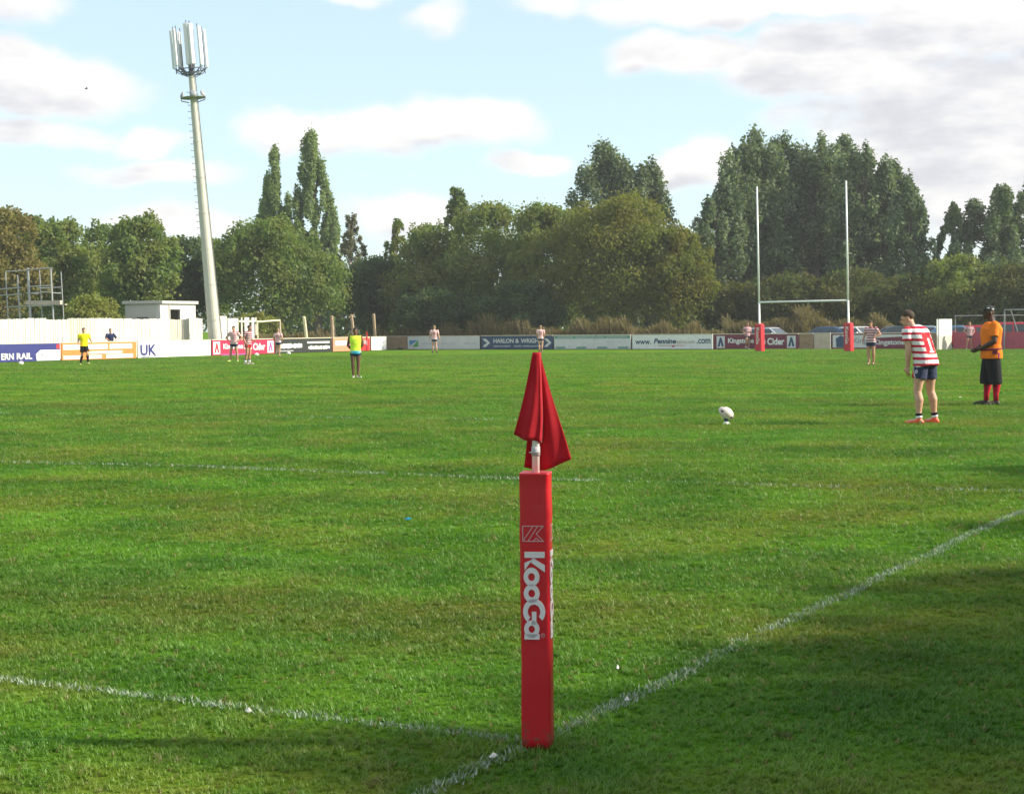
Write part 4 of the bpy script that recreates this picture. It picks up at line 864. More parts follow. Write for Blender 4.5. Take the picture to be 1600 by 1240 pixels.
def corner_post(loc, rz, label, detail):
    root = thing('corner_post', label, 'corner post', loc, rz, 'padded corner posts')
    m = MB(); q_ = random.Random(9); lv = [rrect(PADW, .004)]
    for i_ in range(1, 22):
        z_ = i_/22*(PADH-.02); k_ = 1+.010*math.sin(z_*9+.7)+q_.uniform(-.006, .006); ox_, oy_ = q_.uniform(-.0012, .0012), q_.uniform(-.0012, .0012); lv.append([v+Vector((ox_, oy_, 0)) for v in rrect(PADW*k_, z_, 1.0, .013)])
    lv += [rrect(PADW*1.0, PADH-.012), rrect(PADW*1.012, PADH-.008), rrect(PADW*1.012, PADH-.003), rrect(PADW, PADH-.001, .975), rrect(PADW, PADH-.003, .90), rrect(PADW, PADH-.004, .3)]; m.rings(lv)
    pad = m.build('pad', M_vinyl, root, True)
    for p_ in pad.data.polygons: p_.use_smooth = len(p_.vertices) == 4
    for (x, rz_) in ((0, 0), (1, R(90))):
        # lettering reads downwards on the face: u runs down, v runs to the right
        rot = Matrix.Rotation(rz_, 3, 'Z'); face = -PADW/2-.0030; U = .0625; z0 = .758; x0 = -.043
        def P(u, v, d=0.0): return rot @ Vector((x0+v*U*.86+.006, face-d, z0-u*U))
        m = MB()
        for quad in wordmark():
            a_ = [P(u, v) for u, v in quad]; b_ = [P(u, v, -.0026) for u, v in quad]; m.add(a_+b_, [(0,1,2,3),(7,6,5,4),(0,4,5,1),(1,5,6,2),(2,6,7,3),(3,7,4,0)])
        m.build('lettering', M_print, pad)
        m = MB()                      # outlined emblem: a split parallelogram mark
        def seg(p, q_, w=.0016):
            p, q_ = Vector((p[0], 0, p[1])), Vector((q_[0], 0, q_[1])); d = (q_-p).normalized(); nrm = Vector((-d.z, 0, d.x))*w
            a_ = [rot @ (v+Vector((0, face, 0))) for v in (p-nrm, q_-nrm, q_+nrm, p+nrm)]; m.add(a_, [(0, 1, 2, 3)]); 
        e0, e1, ez0, ez1 = -.043, .036, .798, .855
        for a_, b_ in [((e0, ez0), (e1, ez0)), ((e0, ez1), (e1, ez1)), ((e0, ez0), (e0, ez1)), ((e0, ez0), (e0+.04, ez1)), ((e0+.02, ez0), (e0+.057, ez1)), ((e1, ez1), (e1-.028, ez0+.028)), ((e1-.028, ez0+.028), (e1, ez0)), ((e1-.04, ez0), (e1-.028, ez0+.012)), ((e1-.028, ez0+.012), (e1-.014, ez0))]: seg(a_, b_)
        m.build('emblem', M_printlow, pad)
        m = MB()
        for quad in ring_poly(0, 0, .0085, .0068, 0, 6.283, 14)+ring_poly(0, .001, .0035, .0022, 0, 6.283, 8): m.add([rot @ Vector((.030+u, face, z0-5.05*U+v)) for u, v in quad], [(0, 1, 2, 3)])
        m.build('registered_mark', M_printlow, pad)
    MB().tube((0, .004, PADH-.03), (.006, .0, 1.475), .0145, .0135, 16).build('pole', M_pole, root, True)
    t_ = MB().rings([[Vector((.0015+.0165*math.cos(a*.524), .0165*math.sin(a*.524)+.003, z)) for a in range(12)] for z in (1.115, 1.15)]); t_.tube((-.022, -.006, 1.128), (.018, -.016, 1.130), .003, n=6); t_.build('tie', M_tape, root, True)
    # flag: one rectangle of cloth hung over the pole, folding to a front and a back flap
    def sheet(name, left, right, depth, nu=28, nv=22):
        vs = []; 
        for j in range(nv+1):
            t = j/nv
            for i in range(nu+1):
                s = i/nu; a_ = left(t); b_ = right(t); x = a_[0]+(b_[0]-a_[0])*s; z = a_[1]+(b_[1]-a_[1])*s; vs.append((x+.003*math.sin(7*t+3)*t, depth(s, t), z+.004*t*math.sin(8*s+1.5)-(.020*t**3*math.sin(math.pi*s)**.8 if 'back' in name else 0)))
        m = MB(); m.add(vs, [(j*(nu+1)+i, j*(nu+1)+i+1, (j+1)*(nu+1)+i+1, (j+1)*(nu+1)+i) for j in range(nv) for i in range(nu)])
        o = m.build(name, M_flag, root, True); md = o.modifiers.new('thickness', 'SOLIDIFY'); md.thickness = .0016; return o
    lp = lambda a, b, t: (a[0]+(b[0]-a[0])*t, a[1]+(b[1]-a[1])*t)
    def pl(pts): 
        def f(t):
            k = t*(len(pts)-1); i = min(int(k), len(pts)-2); return lp(pts[i], pts[i+1], k-i)
        return f
    fr = sheet('flag_front_flap', pl([(-.004, 1.507), (-.016, 1.44), (-.045, 1.325), (-.078, 1.192)]), pl([(.022, 1.507), (.028, 1.40), (.029, 1.28), (.028, 1.163)]),
          lambda s, t: -.019+.046*max(0, (s-.93)/.07)-.006*math.sin(math.pi*s)*t+.010*t*(1-s)*math.sin(s*7+1)-.004*math.sin(9*t+3*s)-.0055*t*math.sin(11*s+2.4*t)*(1-s)**.5)
    bk = sheet('flag_back_flap', pl([(-.002, 1.505), (-.014, 1.40), (-.028, 1.25), (-.046, 1.066)]), pl([(.018, 1.505), (.057, 1.36), (.094, 1.23), (.137, 1.102)]),
          lambda s, t: .020+.016*t*math.sin(s*5.5+.6)+.006*math.sin(6*t+4*s)*t+.012*s*t+.007*t*math.sin(13*s+3*t+1)*s)
    MB().tube((.012, -.012, 1.49), (.016, .018, 1.495), .006, n=6).build('toggle', M_flag, root, True)
    return root
c_loc = gp(841, 1168); c_loc.z = 0
corner_post(c_loc, R(-8.5), 'red padded corner post with red flag and white lettering in the foreground', True)
p = LBL.p(574, -.6); far = corner_post(p, R(20), 'small far red corner post just right of the man in the vest', False)

# ------------------------------------------------------------------ ball on its tee
M_ball = bpy.data.materials.new('ball_leather'); M_ball.use_nodes = True; N = NT(M_ball.node_tree); b = M_ball.node_tree.nodes['Principled BSDF']
tc = N.n('ShaderNodeTexCoord').outputs['Object']; s = N.n('ShaderNodeSeparateXYZ', i={0: tc})
ang = N.m('ARCTAN2', s.outputs[1], s.outputs[2]); fr_ = N.m('FRACT', N.m('ADD', N.m('DIVIDE', ang, 1.5708), .5)); ed = N.m('ABSOLUTE', N.m('SUBTRACT', fr_, .5))
k = N.m('MULTIPLY', N.m('LESS_THAN', ed, .17), N.m('GREATER_THAN', N.m('ABSOLUTE', s.outputs[0]), .075)); k = N.m('MULTIPLY', k, N.m('LESS_THAN', N.m('ABSOLUTE', s.outputs[0]), .118))
k2 = N.m('MULTIPLY', N.m('LESS_THAN', ed, .07), N.m('LESS_THAN', N.m('ABSOLUTE', s.outputs[0]), .05))
c = N.mix(k, (.68, .60, .54, 1), (.16, .09, .09, 1)); c = N.mix(N.m('MULTIPLY', k2, .5), c, (.35, .22, .18, 1)); c = N.mix(N.m('LESS_THAN', N.m('ABSOLUTE', N.m('SUBTRACT', fr_, 0.0)), .03), c, (.3, .26, .24, 1))
N.put(b.inputs['Base Color'], c); b.inputs['Roughness'].default_value = .55
N.put(b.inputs['Normal'], N.n('ShaderNodeBump', i={'Strength': .3, 'Distance': .004, 'Height': N.noise(tc, 300.0, 2.0)}).outputs[0])
bp = gp(1135, 663)
m = MB(); prof = [(-.146, .004), (-.138, .026), (-.115, .052), (-.08, .075), (-.04, .090), (0, .095), (.04, .090), (.08, .075), (.115, .052), (.138, .026), (.146, .004)]
m.rings([[Vector((x, r_*math.cos(a*.2618), r_*math.sin(a*.2618))) for a in range(24)] for x, r_ in prof])
ball = m.build('rugby_ball', M_ball, None, True); tag(ball, 'white rugby ball tilted on its kicking tee in front of the kicker', 'ball'); ball.location = bp+Vector((0, 0, .185)); ball.rotation_euler = (R(20), R(34), R(12))
tee = thing('kicking_tee', 'small dark kicking tee with white base under the rugby ball', 'tee', bp)
m = MB(); m.rings([[Vector((r_*math.cos(a*.3927), r_*math.sin(a*.3927), z)) for a in range(16)] for z, r_ in ((0, .062), (.012, .062), (.034, .046), (.048, .034))]); m.build('base', M_pole, tee, True)
m = MB(); m.rings([[Vector((r_*math.cos(a*.3927), r_*math.sin(a*.3927), z)) for a in range(16)] for z, r_ in ((.048, .033), (.075, .030), (.098, .046), (.112, .056), (.108, .045), (.09, .02))]); m.build('cup', PC['steel'], tee, True)

# ------------------------------------------------------------------ people
def remesh(mb, name, voxel, mats, parent, smooth_it=4, extra=None):
    me = mb.mesh(name+'_src'); ob = bpy.data.objects.new('tmp', me); COL.objects.link(ob)
    md = ob.modifiers.new('r', 'REMESH'); md.mode = 'VOXEL'; md.voxel_size = voxel
    ms = ob.modifiers.new('s', 'SMOOTH'); ms.factor = .5; ms.iterations = smooth_it
    dg = bpy.context.evaluated_depsgraph_get(); out = bpy.data.meshes.new_from_object(ob.evaluated_get(dg)); bpy.data.objects.remove(ob); bpy.data.meshes.remove(me)
    out.name = name; out.materials.clear(); return link(name, out, mats, parent, True)
BASE = dict(hipL=(.095, 0, .93), hipR=(-.095, 0, .93), kneeL=(.10, -.02, .50), kneeR=(-.10, -.02, .50), ankL=(.105, .01, .085), ankR=(-.105, .01, .085), footL=(.12, -.16), footR=(-.12, -.16),
            pel=(0, 0, .96), wai=(0, 0, 1.10), che=(0, 0, 1.33), nec=(0, .01, 1.50), head=(0, -.02, 1.665), shL=(.195, .01, 1.44), shR=(-.195, .01, 1.44), elL=(.25, .03, 1.16), elR=(-.25, .03, 1.16), wrL=(.265, -.05, .92), wrR=(-.265, -.05, .92))
def person(label, loc, rz, hgt_m, pose=None, skin=None, shirt=None, shorts=None, socks=None, boots=None, hair=None, girth=1.0, sleeve=.6, leg_len=.42, sock_top=.55, head_yaw=0.0, head_pitch=0.0, near=False, cap=None, extras=None, group=None, hair_kind='short', hem=None, tail=.45, soff=.018):
    J = {k: Vector(v if len(v) == 3 else (*v, 0)) for k, v in {**BASE, **(pose or {})}.items()}
    root = thing('person', label, 'person', loc, rz, group); sc = hgt_m/1.79; root.scale = (sc, sc, sc)
    vx = .0085 if near else .013
    X = Vector((1, 0, 0))
    def spine_pts():
        pts = [J['pel']+(J['pel']-J['wai'])*.75, J['pel'], J['wai'], J['wai'].lerp(J['che'], .6), J['che']+(J['nec']-J['che'])*.25, J['che'].lerp(J['nec'], .72), J['nec']]
        wd = [(.135, .105), (.165, .122), (.148, .108), (.165, .120), (.182, .125), (.165, .098), (.062, .062)]
        return pts, wd
    def torso(mb, off, i0, i1, k=1.0, shv=None):
        pts, wd = spine_pts(); sh = (J['shL']-J['shR']); rs = []
        for i in range(i0, i1):
            t = (pts[min(i+1, 6)]-pts[max(i-1, 0)]).normalized(); xx = X.lerp(sh.normalized(), i/6.0); xx = (xx-t*xx.dot(t)).normalized(); yy = t.cross(xx)
            a_, b_ = wd[i]; g_ = girth if i < 5 else 1.0+(girth-1)*.3; bel = (girth-1)*.35 if i in (2, 3) else 0
            ring_ = []
            for n_ in range(20):
                an = 2*math.pi*n_/20; cx_, sy_ = math.cos(an), math.sin(an); pw = .82
                cx_, sy_ = math.copysign(abs(cx_)**pw, cx_), math.copysign(abs(sy_)**pw, sy_)
                ring_.append(pts[i]+xx*(a_*g_+off)*k*cx_+yy*((b_*g_+off)*k*sy_-bel*.12))
            rs.append(ring_)
        if i0 == 1:      # untucked tail below the hips
            dn = (pts[1]-pts[2])*tail; rs.insert(0, [v+dn+(v-pts[1])*.03 for v in rs[0]])
        mb.rings(rs)
    def limb(mb, pts, rs, n=12):
        for i in range(len(pts)-1): mb.tube(pts[i], pts[i+1], rs[i], rs[i+1], n)
        for p_, r_ in zip(pts, rs): mb.ball(p_, r_, n=n, m=8)
    HR = Matrix.Rotation(head_yaw, 3, 'Z') @ Matrix.Rotation(head_pitch, 3, 'X')
    hp = lambda x, y, z: J['head'] + HR @ Vector((x, y, z))
    b = MB(); torso(b, 0, 0, 7)
    limb(b, [J['nec']-Vector((0, 0, .03)), J['nec'].lerp(J['head'], .45), hp(0, .02, -.03)], [.066, .058, .06])
    b.ball(hp(0, .005, .025), (.077, .097, .095), HR, 16, 10); b.ball(hp(0, -.025, -.045), (.060, .068, .072), HR, 14, 8); b.ball(hp(0, -.060, -.088), (.030, .026, .024), HR, 10, 6)
    b.ball(hp(0, -.102, -.022), (.015, .020, .026), HR, 8, 6); b.ball(hp(0, -.085, .018), (.052, .018, .012), HR, 10, 6); b.ball(hp(0, -.094, -.060), (.024, .012, .010), HR, 8, 6)
    for sg in (-1, 1): b.ball(hp(sg*.078, .012, -.012), (.011, .020, .032), HR, 8, 6)
    for S_ in 'LR':
        h_, k_, a_ = J['hip'+S_], J['knee'+S_], J['ank'+S_]; sg = 1 if S_ == 'L' else -1
        calf = k_.lerp(a_, .32)+(J['ank'+S_]-k_).cross(X).normalized()*(-.022 if True else 0)
        limb(b, [h_, h_.lerp(k_, .35), k_, calf, k_.lerp(a_, .72), a_], [.086*girth, .088*girth, .061, .066, .046, .040])
        ft = Vector((J['foot'+S_].x, J['foot'+S_].y, a_.z-.045)); heel = a_+Vector((0, .03, -.04)); limb(b, [heel, a_+Vector((0, 0, -.02)), ft], [.036, .038, .030])
        s_, e_, w_ = J['sh'+S_], J['el'+S_], J['wr'+S_]; b.ball(s_, (.066, .066, .070), n=12)
        limb(b, [s_, s_.lerp(e_, .45), e_, e_.lerp(w_, .3), w_], [.064, .058, .045, .049, .032])
        d = (w_-e_).normalized(); side = d.cross(Vector((0, 1, 0))); side = side.normalized() if side.length > .2 else Vector((1, 0, 0)); side = side*sg
        fwd = side.cross(d).normalized()
        if fwd.y > 0: fwd = -fwd
        inn = d.cross(fwd).normalized()
        if inn.x*sg > 0: inn = -inn
        pm = w_+d*.055; rotp = Matrix((fwd, inn, d)).transposed(); b.ball(pm, (.042, .019, .055), rotp, 12, 8)
        for f_ in range(4):
            o_ = (f_-1.5)*.0185; ln = (.074, .084, .080, .062)[f_]; p0 = w_+d*.085+fwd*(-o_); p1 = p0+d*ln*.5+inn*.014; p2 = p1+d*ln*.36+inn*.034; limb(b, [p0, p1, p2], [.0105, .0098, .0085], 8)
        p0 = w_+d*.03+fwd*.032; p1 = p0+d*.035+fwd*.024+inn*.008; p2 = p1+d*.034+fwd*.004+inn*.012; limb(b, [p0, p1, p2], [.0125, .0115, .0095], 8)
    remesh(b, 'body', vx, skin, root, 3)
    for sg in (-1, 1):
        MB().ball(hp(sg*.031, -.092, .004), (.012, .008, .007), HR, 8, 6).build('eye', M_eye, root, True)
    MB().ball(hp(0, -.103, -.058), (.020, .004, .004), HR, 8, 6).build('mouth', M_lip, root, True)
    if shirt:
        m = MB(); torso(m, soff, 1, 7, 1.0); m.ball(J['nec']-Vector((0, 0, .015)), (.078, .075, .03))
        for S_ in 'LR':
            s_, e_ = J['sh'+S_], J['el'+S_]; q_ = s_.lerp(e_, sleeve)
            if sleeve > .05: limb(m, [s_-(e_-s_).normalized()*.0, s_.lerp(e_, sleeve*.5)], [.080, .076]); m.tube(s_.lerp(e_, sleeve*.5), q_, .076, .078, 14)
            else: m.ball(s_-Vector((.03 if S_ == 'L' else -.03, 0, 0)), (.065, .075, .075))
        remesh(m, 'shirt', .011, shirt, root, 3)
    if hem is not None:
        m = MB(); torso(m, .030, 0, 2); remesh(m, 'shirt_hem', .012, hem, root, 2)
    if shorts:
        m = MB(); torso(m, .006, 0, 3, 1.0)
        for S_ in 'LR':
            h_, k_ = J['hip'+S_].copy(), J['knee'+S_]; h_.x *= .86
            if leg_len <= 1: q_ = h_.lerp(k_, leg_len); limb(m, [h_.lerp(k_, .06), h_.lerp(k_, max(.2, leg_len*.5))], [.103*girth, .106*girth]); m.tube(h_.lerp(k_, max(.2, leg_len*.5)), q_, .104*girth, .106*girth, 14)
            else:
                q_ = k_.lerp(J['ank'+S_], leg_len-1); limb(m, [h_.lerp(k_, .18), h_.lerp(k_, .5), k_], [.112*girth, .114*girth, .106*girth]); m.tube(k_, q_, .106*girth, .104*girth, 14)
        remesh(m, 'shorts', .011, shorts, root, 3)
    for S_ in 'LR':
        k_, a_ = J['knee'+S_], J['ank'+S_]
        if socks:
            for (lo, hi, mt) in (socks if isinstance(socks, list) else [(0, sock_top, socks)]):
                m = MB(); calf = k_.lerp(a_, .32)+(a_-k_).cross(X).normalized()*-.022; pts = [a_.lerp(k_, lo)]; rs = [.046]
                if hi > .28: pts.append(a_.lerp(k_, .28)); rs.append(.050)
                if hi > .6: pts.append(calf); rs.append(.073)
                pts.append(a_.lerp(k_, hi)); rs.append(.046+.02*min(1, hi/.6)*1.2); m.loft(pts, rs, 14); m.build('sock', mt, root, True)
        f_ = J['foot'+S_]; fz = a_.z; dirv = Vector((f_.x-a_.x, f_.y-a_.y, 0)).normalized(); m = MB()
        tilt = Vector((0, 0, 0)); h0 = a_-dirv*.035+Vector((0, 0, -.05)); t0 = Vector((f_.x, f_.y, fz-.058))+dirv*.03
        for p_, r_ in ((a_+Vector((0, 0, -.012)), (.046, .046, .045)), (h0, (.042, .042, .036)), (h0.lerp(t0, .45)+Vector((0, 0, .008)), (.044, .044, .038)), (h0.lerp(t0, .75), (.045, .045, .030)), (t0, (.036, .036, .024))): m.ball(p_, r_, n=10, m=8)
        m.tube(h0, t0, .040, .030, 12); m.tube(a_+Vector((0, 0, -.01)), h0.lerp(t0, .45), .043, .036, 12)
        for i_ in range(len(m.v)):
            if m.v[i_][2] < fz-.083: m.v[i_] = (m.v[i_][0], m.v[i_][1], fz-.083)
        remesh(m, 'boot', .010, boots, root, 2)
    if hair:
        m = MB(); m.ball(hp(0, .016, .040), (.083, .098, .092), HR, 20, 14); o = m.mesh('hair')
        bm = bmesh.new(); bm.from_mesh(o); inv = HR.transposed(); rj = random.Random(3)
        kill = []
        for v in bm.verts:
            l_ = inv @ (v.co-J['head']); 
            if l_.z < (.055 if l_.y < -.045 else (.02 if l_.y < .02 else -.045)): kill.append(v)
        bmesh.ops.delete(bm, geom=kill, context='VERTS'); bm.to_mesh(o); bm.free(); ho = link('hair', o, hair, root, True); md = ho.modifiers.new('t', 'SOLIDIFY'); md.thickness = .012; md.offset = -.5
    if cap:
        m = MB(); m.ball(hp(0, .012, .070), (.088, .104, .066), HR, 18, 12); remesh(m, 'cap', .010, cap, root, 2)
        m = MB(); m.ball(hp(0, -.125, .052), (.066, .080, .011), HR @ Matrix.Rotation(R(12), 3, 'X'), 14, 6); m.build('cap_peak', cap, root, True)
    if extras: extras(root, J, hp, HR)
    return root
def sk(n_, c_): return mat(n_, c_, .55, .12, 12.0, spec=.3)
S1, S2, S3, S4 = sk('skin_fair', (.52, .30, .20)), sk('skin_dark', (.070, .040, .028)), sk('skin_brown', (.13, .065, .038)), sk('skin_tan', (.42, .22, .14))
M_eye = mat('eye', (.04, .035, .03), .2, .05); M_lip = mat('lip', (.25, .09, .08), .5, .1)
H_br, H_bl, H_fr = mat('hair_brown', (.055, .035, .022), .7, .3, 60.0, .8, 120.0), mat('hair_black', (.012, .011, .011), .7, .3, 60.0, .6, 120.0), mat('hair_fair', (.30, .20, .10), .7, .3, 60.0, .8, 120.0)
red_, wht = (.46, .025, .05), (.78, .76, .77)
cl = lambda n_, c_, **k_: mat(n_, c_, .85, .14, 10.0, .7, 18.0, spec=.12, **k_)
C_navy, C_black, C_red, C_or = cl('cloth_navy', (.018, .028, .075)), cl('cloth_black', (.016, .018, .020)), cl('cloth_red', (.42, .015, .03)), cl('cloth_orange', (.78, .19, .018))
C_white, C_yel, C_lime, C_blue, C_grey = cl('cloth_white', (.74, .74, .75)), cl('cloth_yellow', (.85, .72, .01)), cl('cloth_lime', (.62, .85, .06)), cl('cloth_blue', (.03, .42, .75)), cl('cloth_grey', (.05, .055, .06))
B_or, B_white, B_black, B_lime = mat('boot_orange', (.85, .10, .03), .4, .1), mat('boot_white', (.72, .68, .62), .5, .1), mat('boot_black', (.02, .02, .02), .5, .1), mat('boot_lime', (.55, .72, .12), .4, .1)
K1 = hoops('kicker_jersey', wht, (.50, .015, .045), .094, .58, .02, panel=(-.115, .115, 1.06, 1.37, (.62, .015, .03)), digit=[(-.022, .024, 1.085, 1.30), (-.055, .057, 1.085, 1.11)])
J1 = hoops('striped_jersey', wht, red_, .10, .50); J2 = hoops('numbered_jersey', (.80, .66, .66), (.62, .12, .14), .09, .62, panel=None, digit=[(-.07, -.035, 1.15, 1.36), (.0, .08, 1.31, 1.36), (.03, .065, 1.15, 1.32)], digit_col=(.40, .02, .05))
J3 = hoops('dark_striped_jersey', (.50, .42, .42), (.20, .03, .06), .10, .5); J4 = hoops('pale_striped_jersey', (.62, .50, .52), (.32, .08, .12), .10, .5)
GP = 'players in red and white hoops'

# the kicker: leaning over, arms hanging, looking down to the ball
C_kick = bpy.data.materials.new('kicker_shorts'); C_kick.use_nodes = True; N = NT(C_kick.node_tree); b = C_kick.node_tree.nodes['Principled BSDF']
tc = N.n('ShaderNodeTexCoord').outputs['Object']; q_ = N.n('ShaderNodeSeparateXYZ', i={0: tc}); slant = N.m('ADD', q_.outputs[1], N.m('MULTIPLY', N.m('SUBTRACT', q_.outputs[2], .85), .35))
side = N.m('MULTIPLY', N.m('GREATER_THAN', q_.outputs[0], .09), N.m('LESS_THAN', q_.outputs[2], .96))
c = N.mix(N.m('MULTIPLY', side, N.m('LESS_THAN', slant, -.012)), (.018, .028, .075, 1), (.60, .60, .62, 1)); c = N.mix(N.m('MULTIPLY', side, N.m('LESS_THAN', slant, -.030)), c, (.42, .015, .03, 1)); c = N.mix(N.m('MULTIPLY', side, N.m('LESS_THAN', slant, -.115)), c, (.018, .028, .075, 1))
cd = N.v('LENGTH', N.v('MULTIPLY', N.v('SUBTRACT', tc, (.2, .045, .80)), (.0, 1/.020, 1/.028))); c = N.mix(N.m('MULTIPLY', N.m('GREATER_THAN', q_.outputs[0], .12), N.m('MULTIPLY', N.m('LESS_THAN', cd, 1.0), N.m('GREATER_THAN', cd, .45))), c, (.6, .6, .64, 1))
N.put(b.inputs['Base Color'], c); b.inputs['Roughness'].default_value = .85
N.put(b.inputs['Normal'], N.n('ShaderNodeBump', i={'Strength': .7, 'Distance': .03, 'Height': N.noise(tc, 18.0, 3.0)}).outputs[0])
person('player in red and white hoops bending towards the ball, number on a red square', gp(1441, 662), R(-138), 1.88,
       dict(pel=(0, .06, .955), hipL=(.105, .05, .93), hipR=(-.105, .06, .93), wai=(0, .03, 1.10), che=(0, -.075, 1.315), nec=(0, -.165, 1.465), head=(.0, -.265, 1.60), shL=(.21, -.13, 1.405), shR=(-.21, -.13, 1.405),
            elL=(.245, -.075, 1.13), elR=(-.27, -.12, 1.13), wrL=(.225, -.105, .885), wrR=(-.22, -.20, .915), kneeL=(.14, .01, .50), kneeR=(-.17, .03, .50), ankL=(.15, .05, .085), ankR=(-.22, .08, .085), footL=(.21, -.10), footR=(-.25, -.08)),
       S1, K1, C_kick, [(.02, .10, C_white), (.10, .20, C_black)], B_or, H_br, girth=1.08, sleeve=.55, leg_len=.56, tail=.62, soff=.030, head_pitch=R(16), head_yaw=R(32), near=True, group=GP)
# the man in orange
M_pouch = mat('dark_red_pouch', (.16, .02, .035), .8, .2, 20.0)
def ox(root, J, hp, HR):
    pts = [Vector((.240*math.cos(a*.314), .190*math.sin(a*.314)-.014, 1.01+.012*math.sin(a*.314))) for a in range(21)]; m = MB().path(pts, [.017]*21, 8); m.build('waist_belt', M_pouch, root, True)
    m = MB(); m.box((.245, .01, .975), (.05, .09, .10)); m.build('waist_pouch', M_pouch, root, bevel=.015); MB().box((.25, .075, .90), (.02, .025, .09)).build('lanyard', PC['purple'], root, bevel=.004)
    MB().ball(hp(.084, -.04, .085), (.010, .03, .012), HR, 8, 6).build('glasses_on_cap', M_gal, root, True); MB().ball(hp(.09, .045, .065), (.008, .02, .018), HR, 8, 6).build('cap_badge', C_white, root, True)
person('stout man in orange shirt, black cap and long black shorts with red socks', gp(1549, 633), R(-93), 1.93,
       dict(elL=(.28, -.01, 1.15), elR=(-.28, -.01, 1.15), wrL=(.14, -.235, 1.02), wrR=(-.14, -.23, 1.01), ankL=(.11, .06, .085), ankR=(-.10, -.07, .085), kneeL=(.11, .04, .50), kneeR=(-.10, -.06, .50), footL=(.15, -.10), footR=(-.13, -.24), head=(0, -.05, 1.66)),
       S2, C_or, C_black, [(0.0, .72, C_red)], B_black, None, girth=1.17, sleeve=.72, leg_len=1.28, tail=.85, soff=.040, near=True, cap=C_grey, extras=ox, head_yaw=R(6))
# others
person('man in lime green training vest with blue hem and hands behind his back', gp(556, 590), R(8), 1.66,
       dict(elL=(.27, .10, 1.17), elR=(-.27, .10, 1.17), wrL=(.10, .17, .97), wrR=(-.10, .17, .96), ankL=(.075, .0, .085), ankR=(-.085, .02, .085), footL=(.16, -.13), footR=(-.10, -.16)), S3, C_lime, C_navy, None, B_white, H_bl, girth=1.08, sleeve=0, leg_len=.30, hem=C_blue, near=True)
person('referee in yellow shirt and black shorts striding along the far left', gp(132, 570), R(20), 1.82,
       dict(kneeL=(.14, -.16, .54), ankL=(.16, -.02, .13), footL=(.20, -.17), kneeR=(-.10, -.03, .50), ankR=(-.17, .13, .085), footR=(-.20, -.03), elL=(.33, .10, 1.20), wrL=(.36, -.12, 1.08), elR=(-.27, .03, 1.17), wrR=(-.26, -.10, .97)), S1, C_yel, C_black, C_black, B_lime, H_br, leg_len=.75, sock_top=.85, girth=1.05)
person('spectator in dark top standing behind the orange board', LBL.p(174, .8), R(35), 1.80,
       dict(elL=(.33, -.10, 1.22), wrL=(.22, -.28, 1.10), elR=(-.33, -.10, 1.22), wrR=(-.22, -.28, 1.10)), S1, C_navy, C_black, None, B_black, H_br, sleeve=.95)
person('player in hoops with hands on hips, leftmost of the far left pair', gp(366, 565), R(-8), 1.84,
       dict(elL=(.40, .08, 1.20), wrL=(.24, -.06, 1.03), elR=(-.42, .08, 1.20), wrR=(-.22, -.06, 1.03), ankL=(.17, 0, .085), ankR=(-.20, -.03, .085), kneeL=(.14, -.02, .5), kneeR=(-.16, -.03, .5), footL=(.22, -.13), footR=(-.27, -.16)), S4, J1, C_navy, None, B_lime, H_br, group=GP, leg_len=.38)
person('sunburnt player turned sideways beside the player with hands on hips', gp(388, 569), R(62), 1.88,
       dict(nec=(0, -.05, 1.49), head=(0, -.10, 1.64), che=(0, -.03, 1.32), elL=(.23, .03, 1.16), wrL=(.20, -.18, 1.06), elR=(-.23, .08, 1.17), wrR=(-.22, -.05, .94), ankR=(-.10, .10, .085), footR=(-.11, -.05)), S4, J3, C_red, [(.0, .25, C_white), (.25, .36, C_black)], B_white, H_bl, group=GP, leg_len=.4)
person('player jogging away along the crimson and black boards', gp(435, 557), R(168), 1.70,
       dict(kneeL=(.10, -.10, .52), ankL=(.10, .10, .22), footL=(.10, .02), kneeR=(-.09, -.02, .50), ankR=(-.06, .02, .085), elL=(.30, .06, 1.19), wrL=(.24, -.14, 1.06), elR=(-.30, .06, 1.19), wrR=(-.24, -.14, 1.06)), S1, J2, C_navy, None, B_black, H_fr, group=GP, leg_len=.4)
person('player with his back turned in front of the pale logo board', gp(679, 552), R(176), 1.80,
       dict(ankL=(.13, .03, .085), ankR=(-.15, -.04, .085), elL=(.27, .03, 1.16), elR=(-.28, .03, 1.16), wrL=(.31, -.02, .92), wrR=(-.34, -.02, .92)), S1, J2, C_navy, [(.0, .2, C_black)], B_black, H_fr, group=GP, leg_len=.36)
person('player with his back turned just above the corner flag tip', gp(845, 550), R(178), 1.74,
       dict(ankL=(.09, .03, .085), ankR=(-.05, -.04, .085), elL=(.26, .04, 1.17), wrL=(.24, -.12, 1.02), elR=(-.27, .04, 1.17), wrR=(-.25, -.13, 1.02)), S1, J2, C_navy, [(.0, .2, C_black)], B_black, H_fr, group=GP, leg_len=.36)
person('player jogging towards us left of the left goalpost', gp(1168, 546), R(20), 1.80,
       dict(kneeR=(-.11, -.14, .54), ankR=(-.10, .04, .20), footR=(-.10, -.10), elL=(.28, .06, 1.19), wrL=(.13, -.22, 1.20), elR=(-.30, .07, 1.19), wrR=(-.24, -.12, 1.02)), S4, J4, C_navy, None, B_white, H_br, group=GP, leg_len=.36)
person('player walking with an elbow out right of the right goalpost', gp(1361, 570), R(-30), 1.76,
       dict(elL=(.38, .0, 1.22), wrL=(.22, -.16, 1.12), elR=(-.27, .0, 1.17), wrR=(-.30, -.10, .95), ankL=(.07, .10, .085), ankR=(-.05, -.08, .085), footL=(.09, -.05), footR=(-.06, -.25), head=(0, -.06, 1.64)), S4, J4, C_navy, None, B_black, H_br, group=GP, leg_len=.42, head_pitch=R(15))
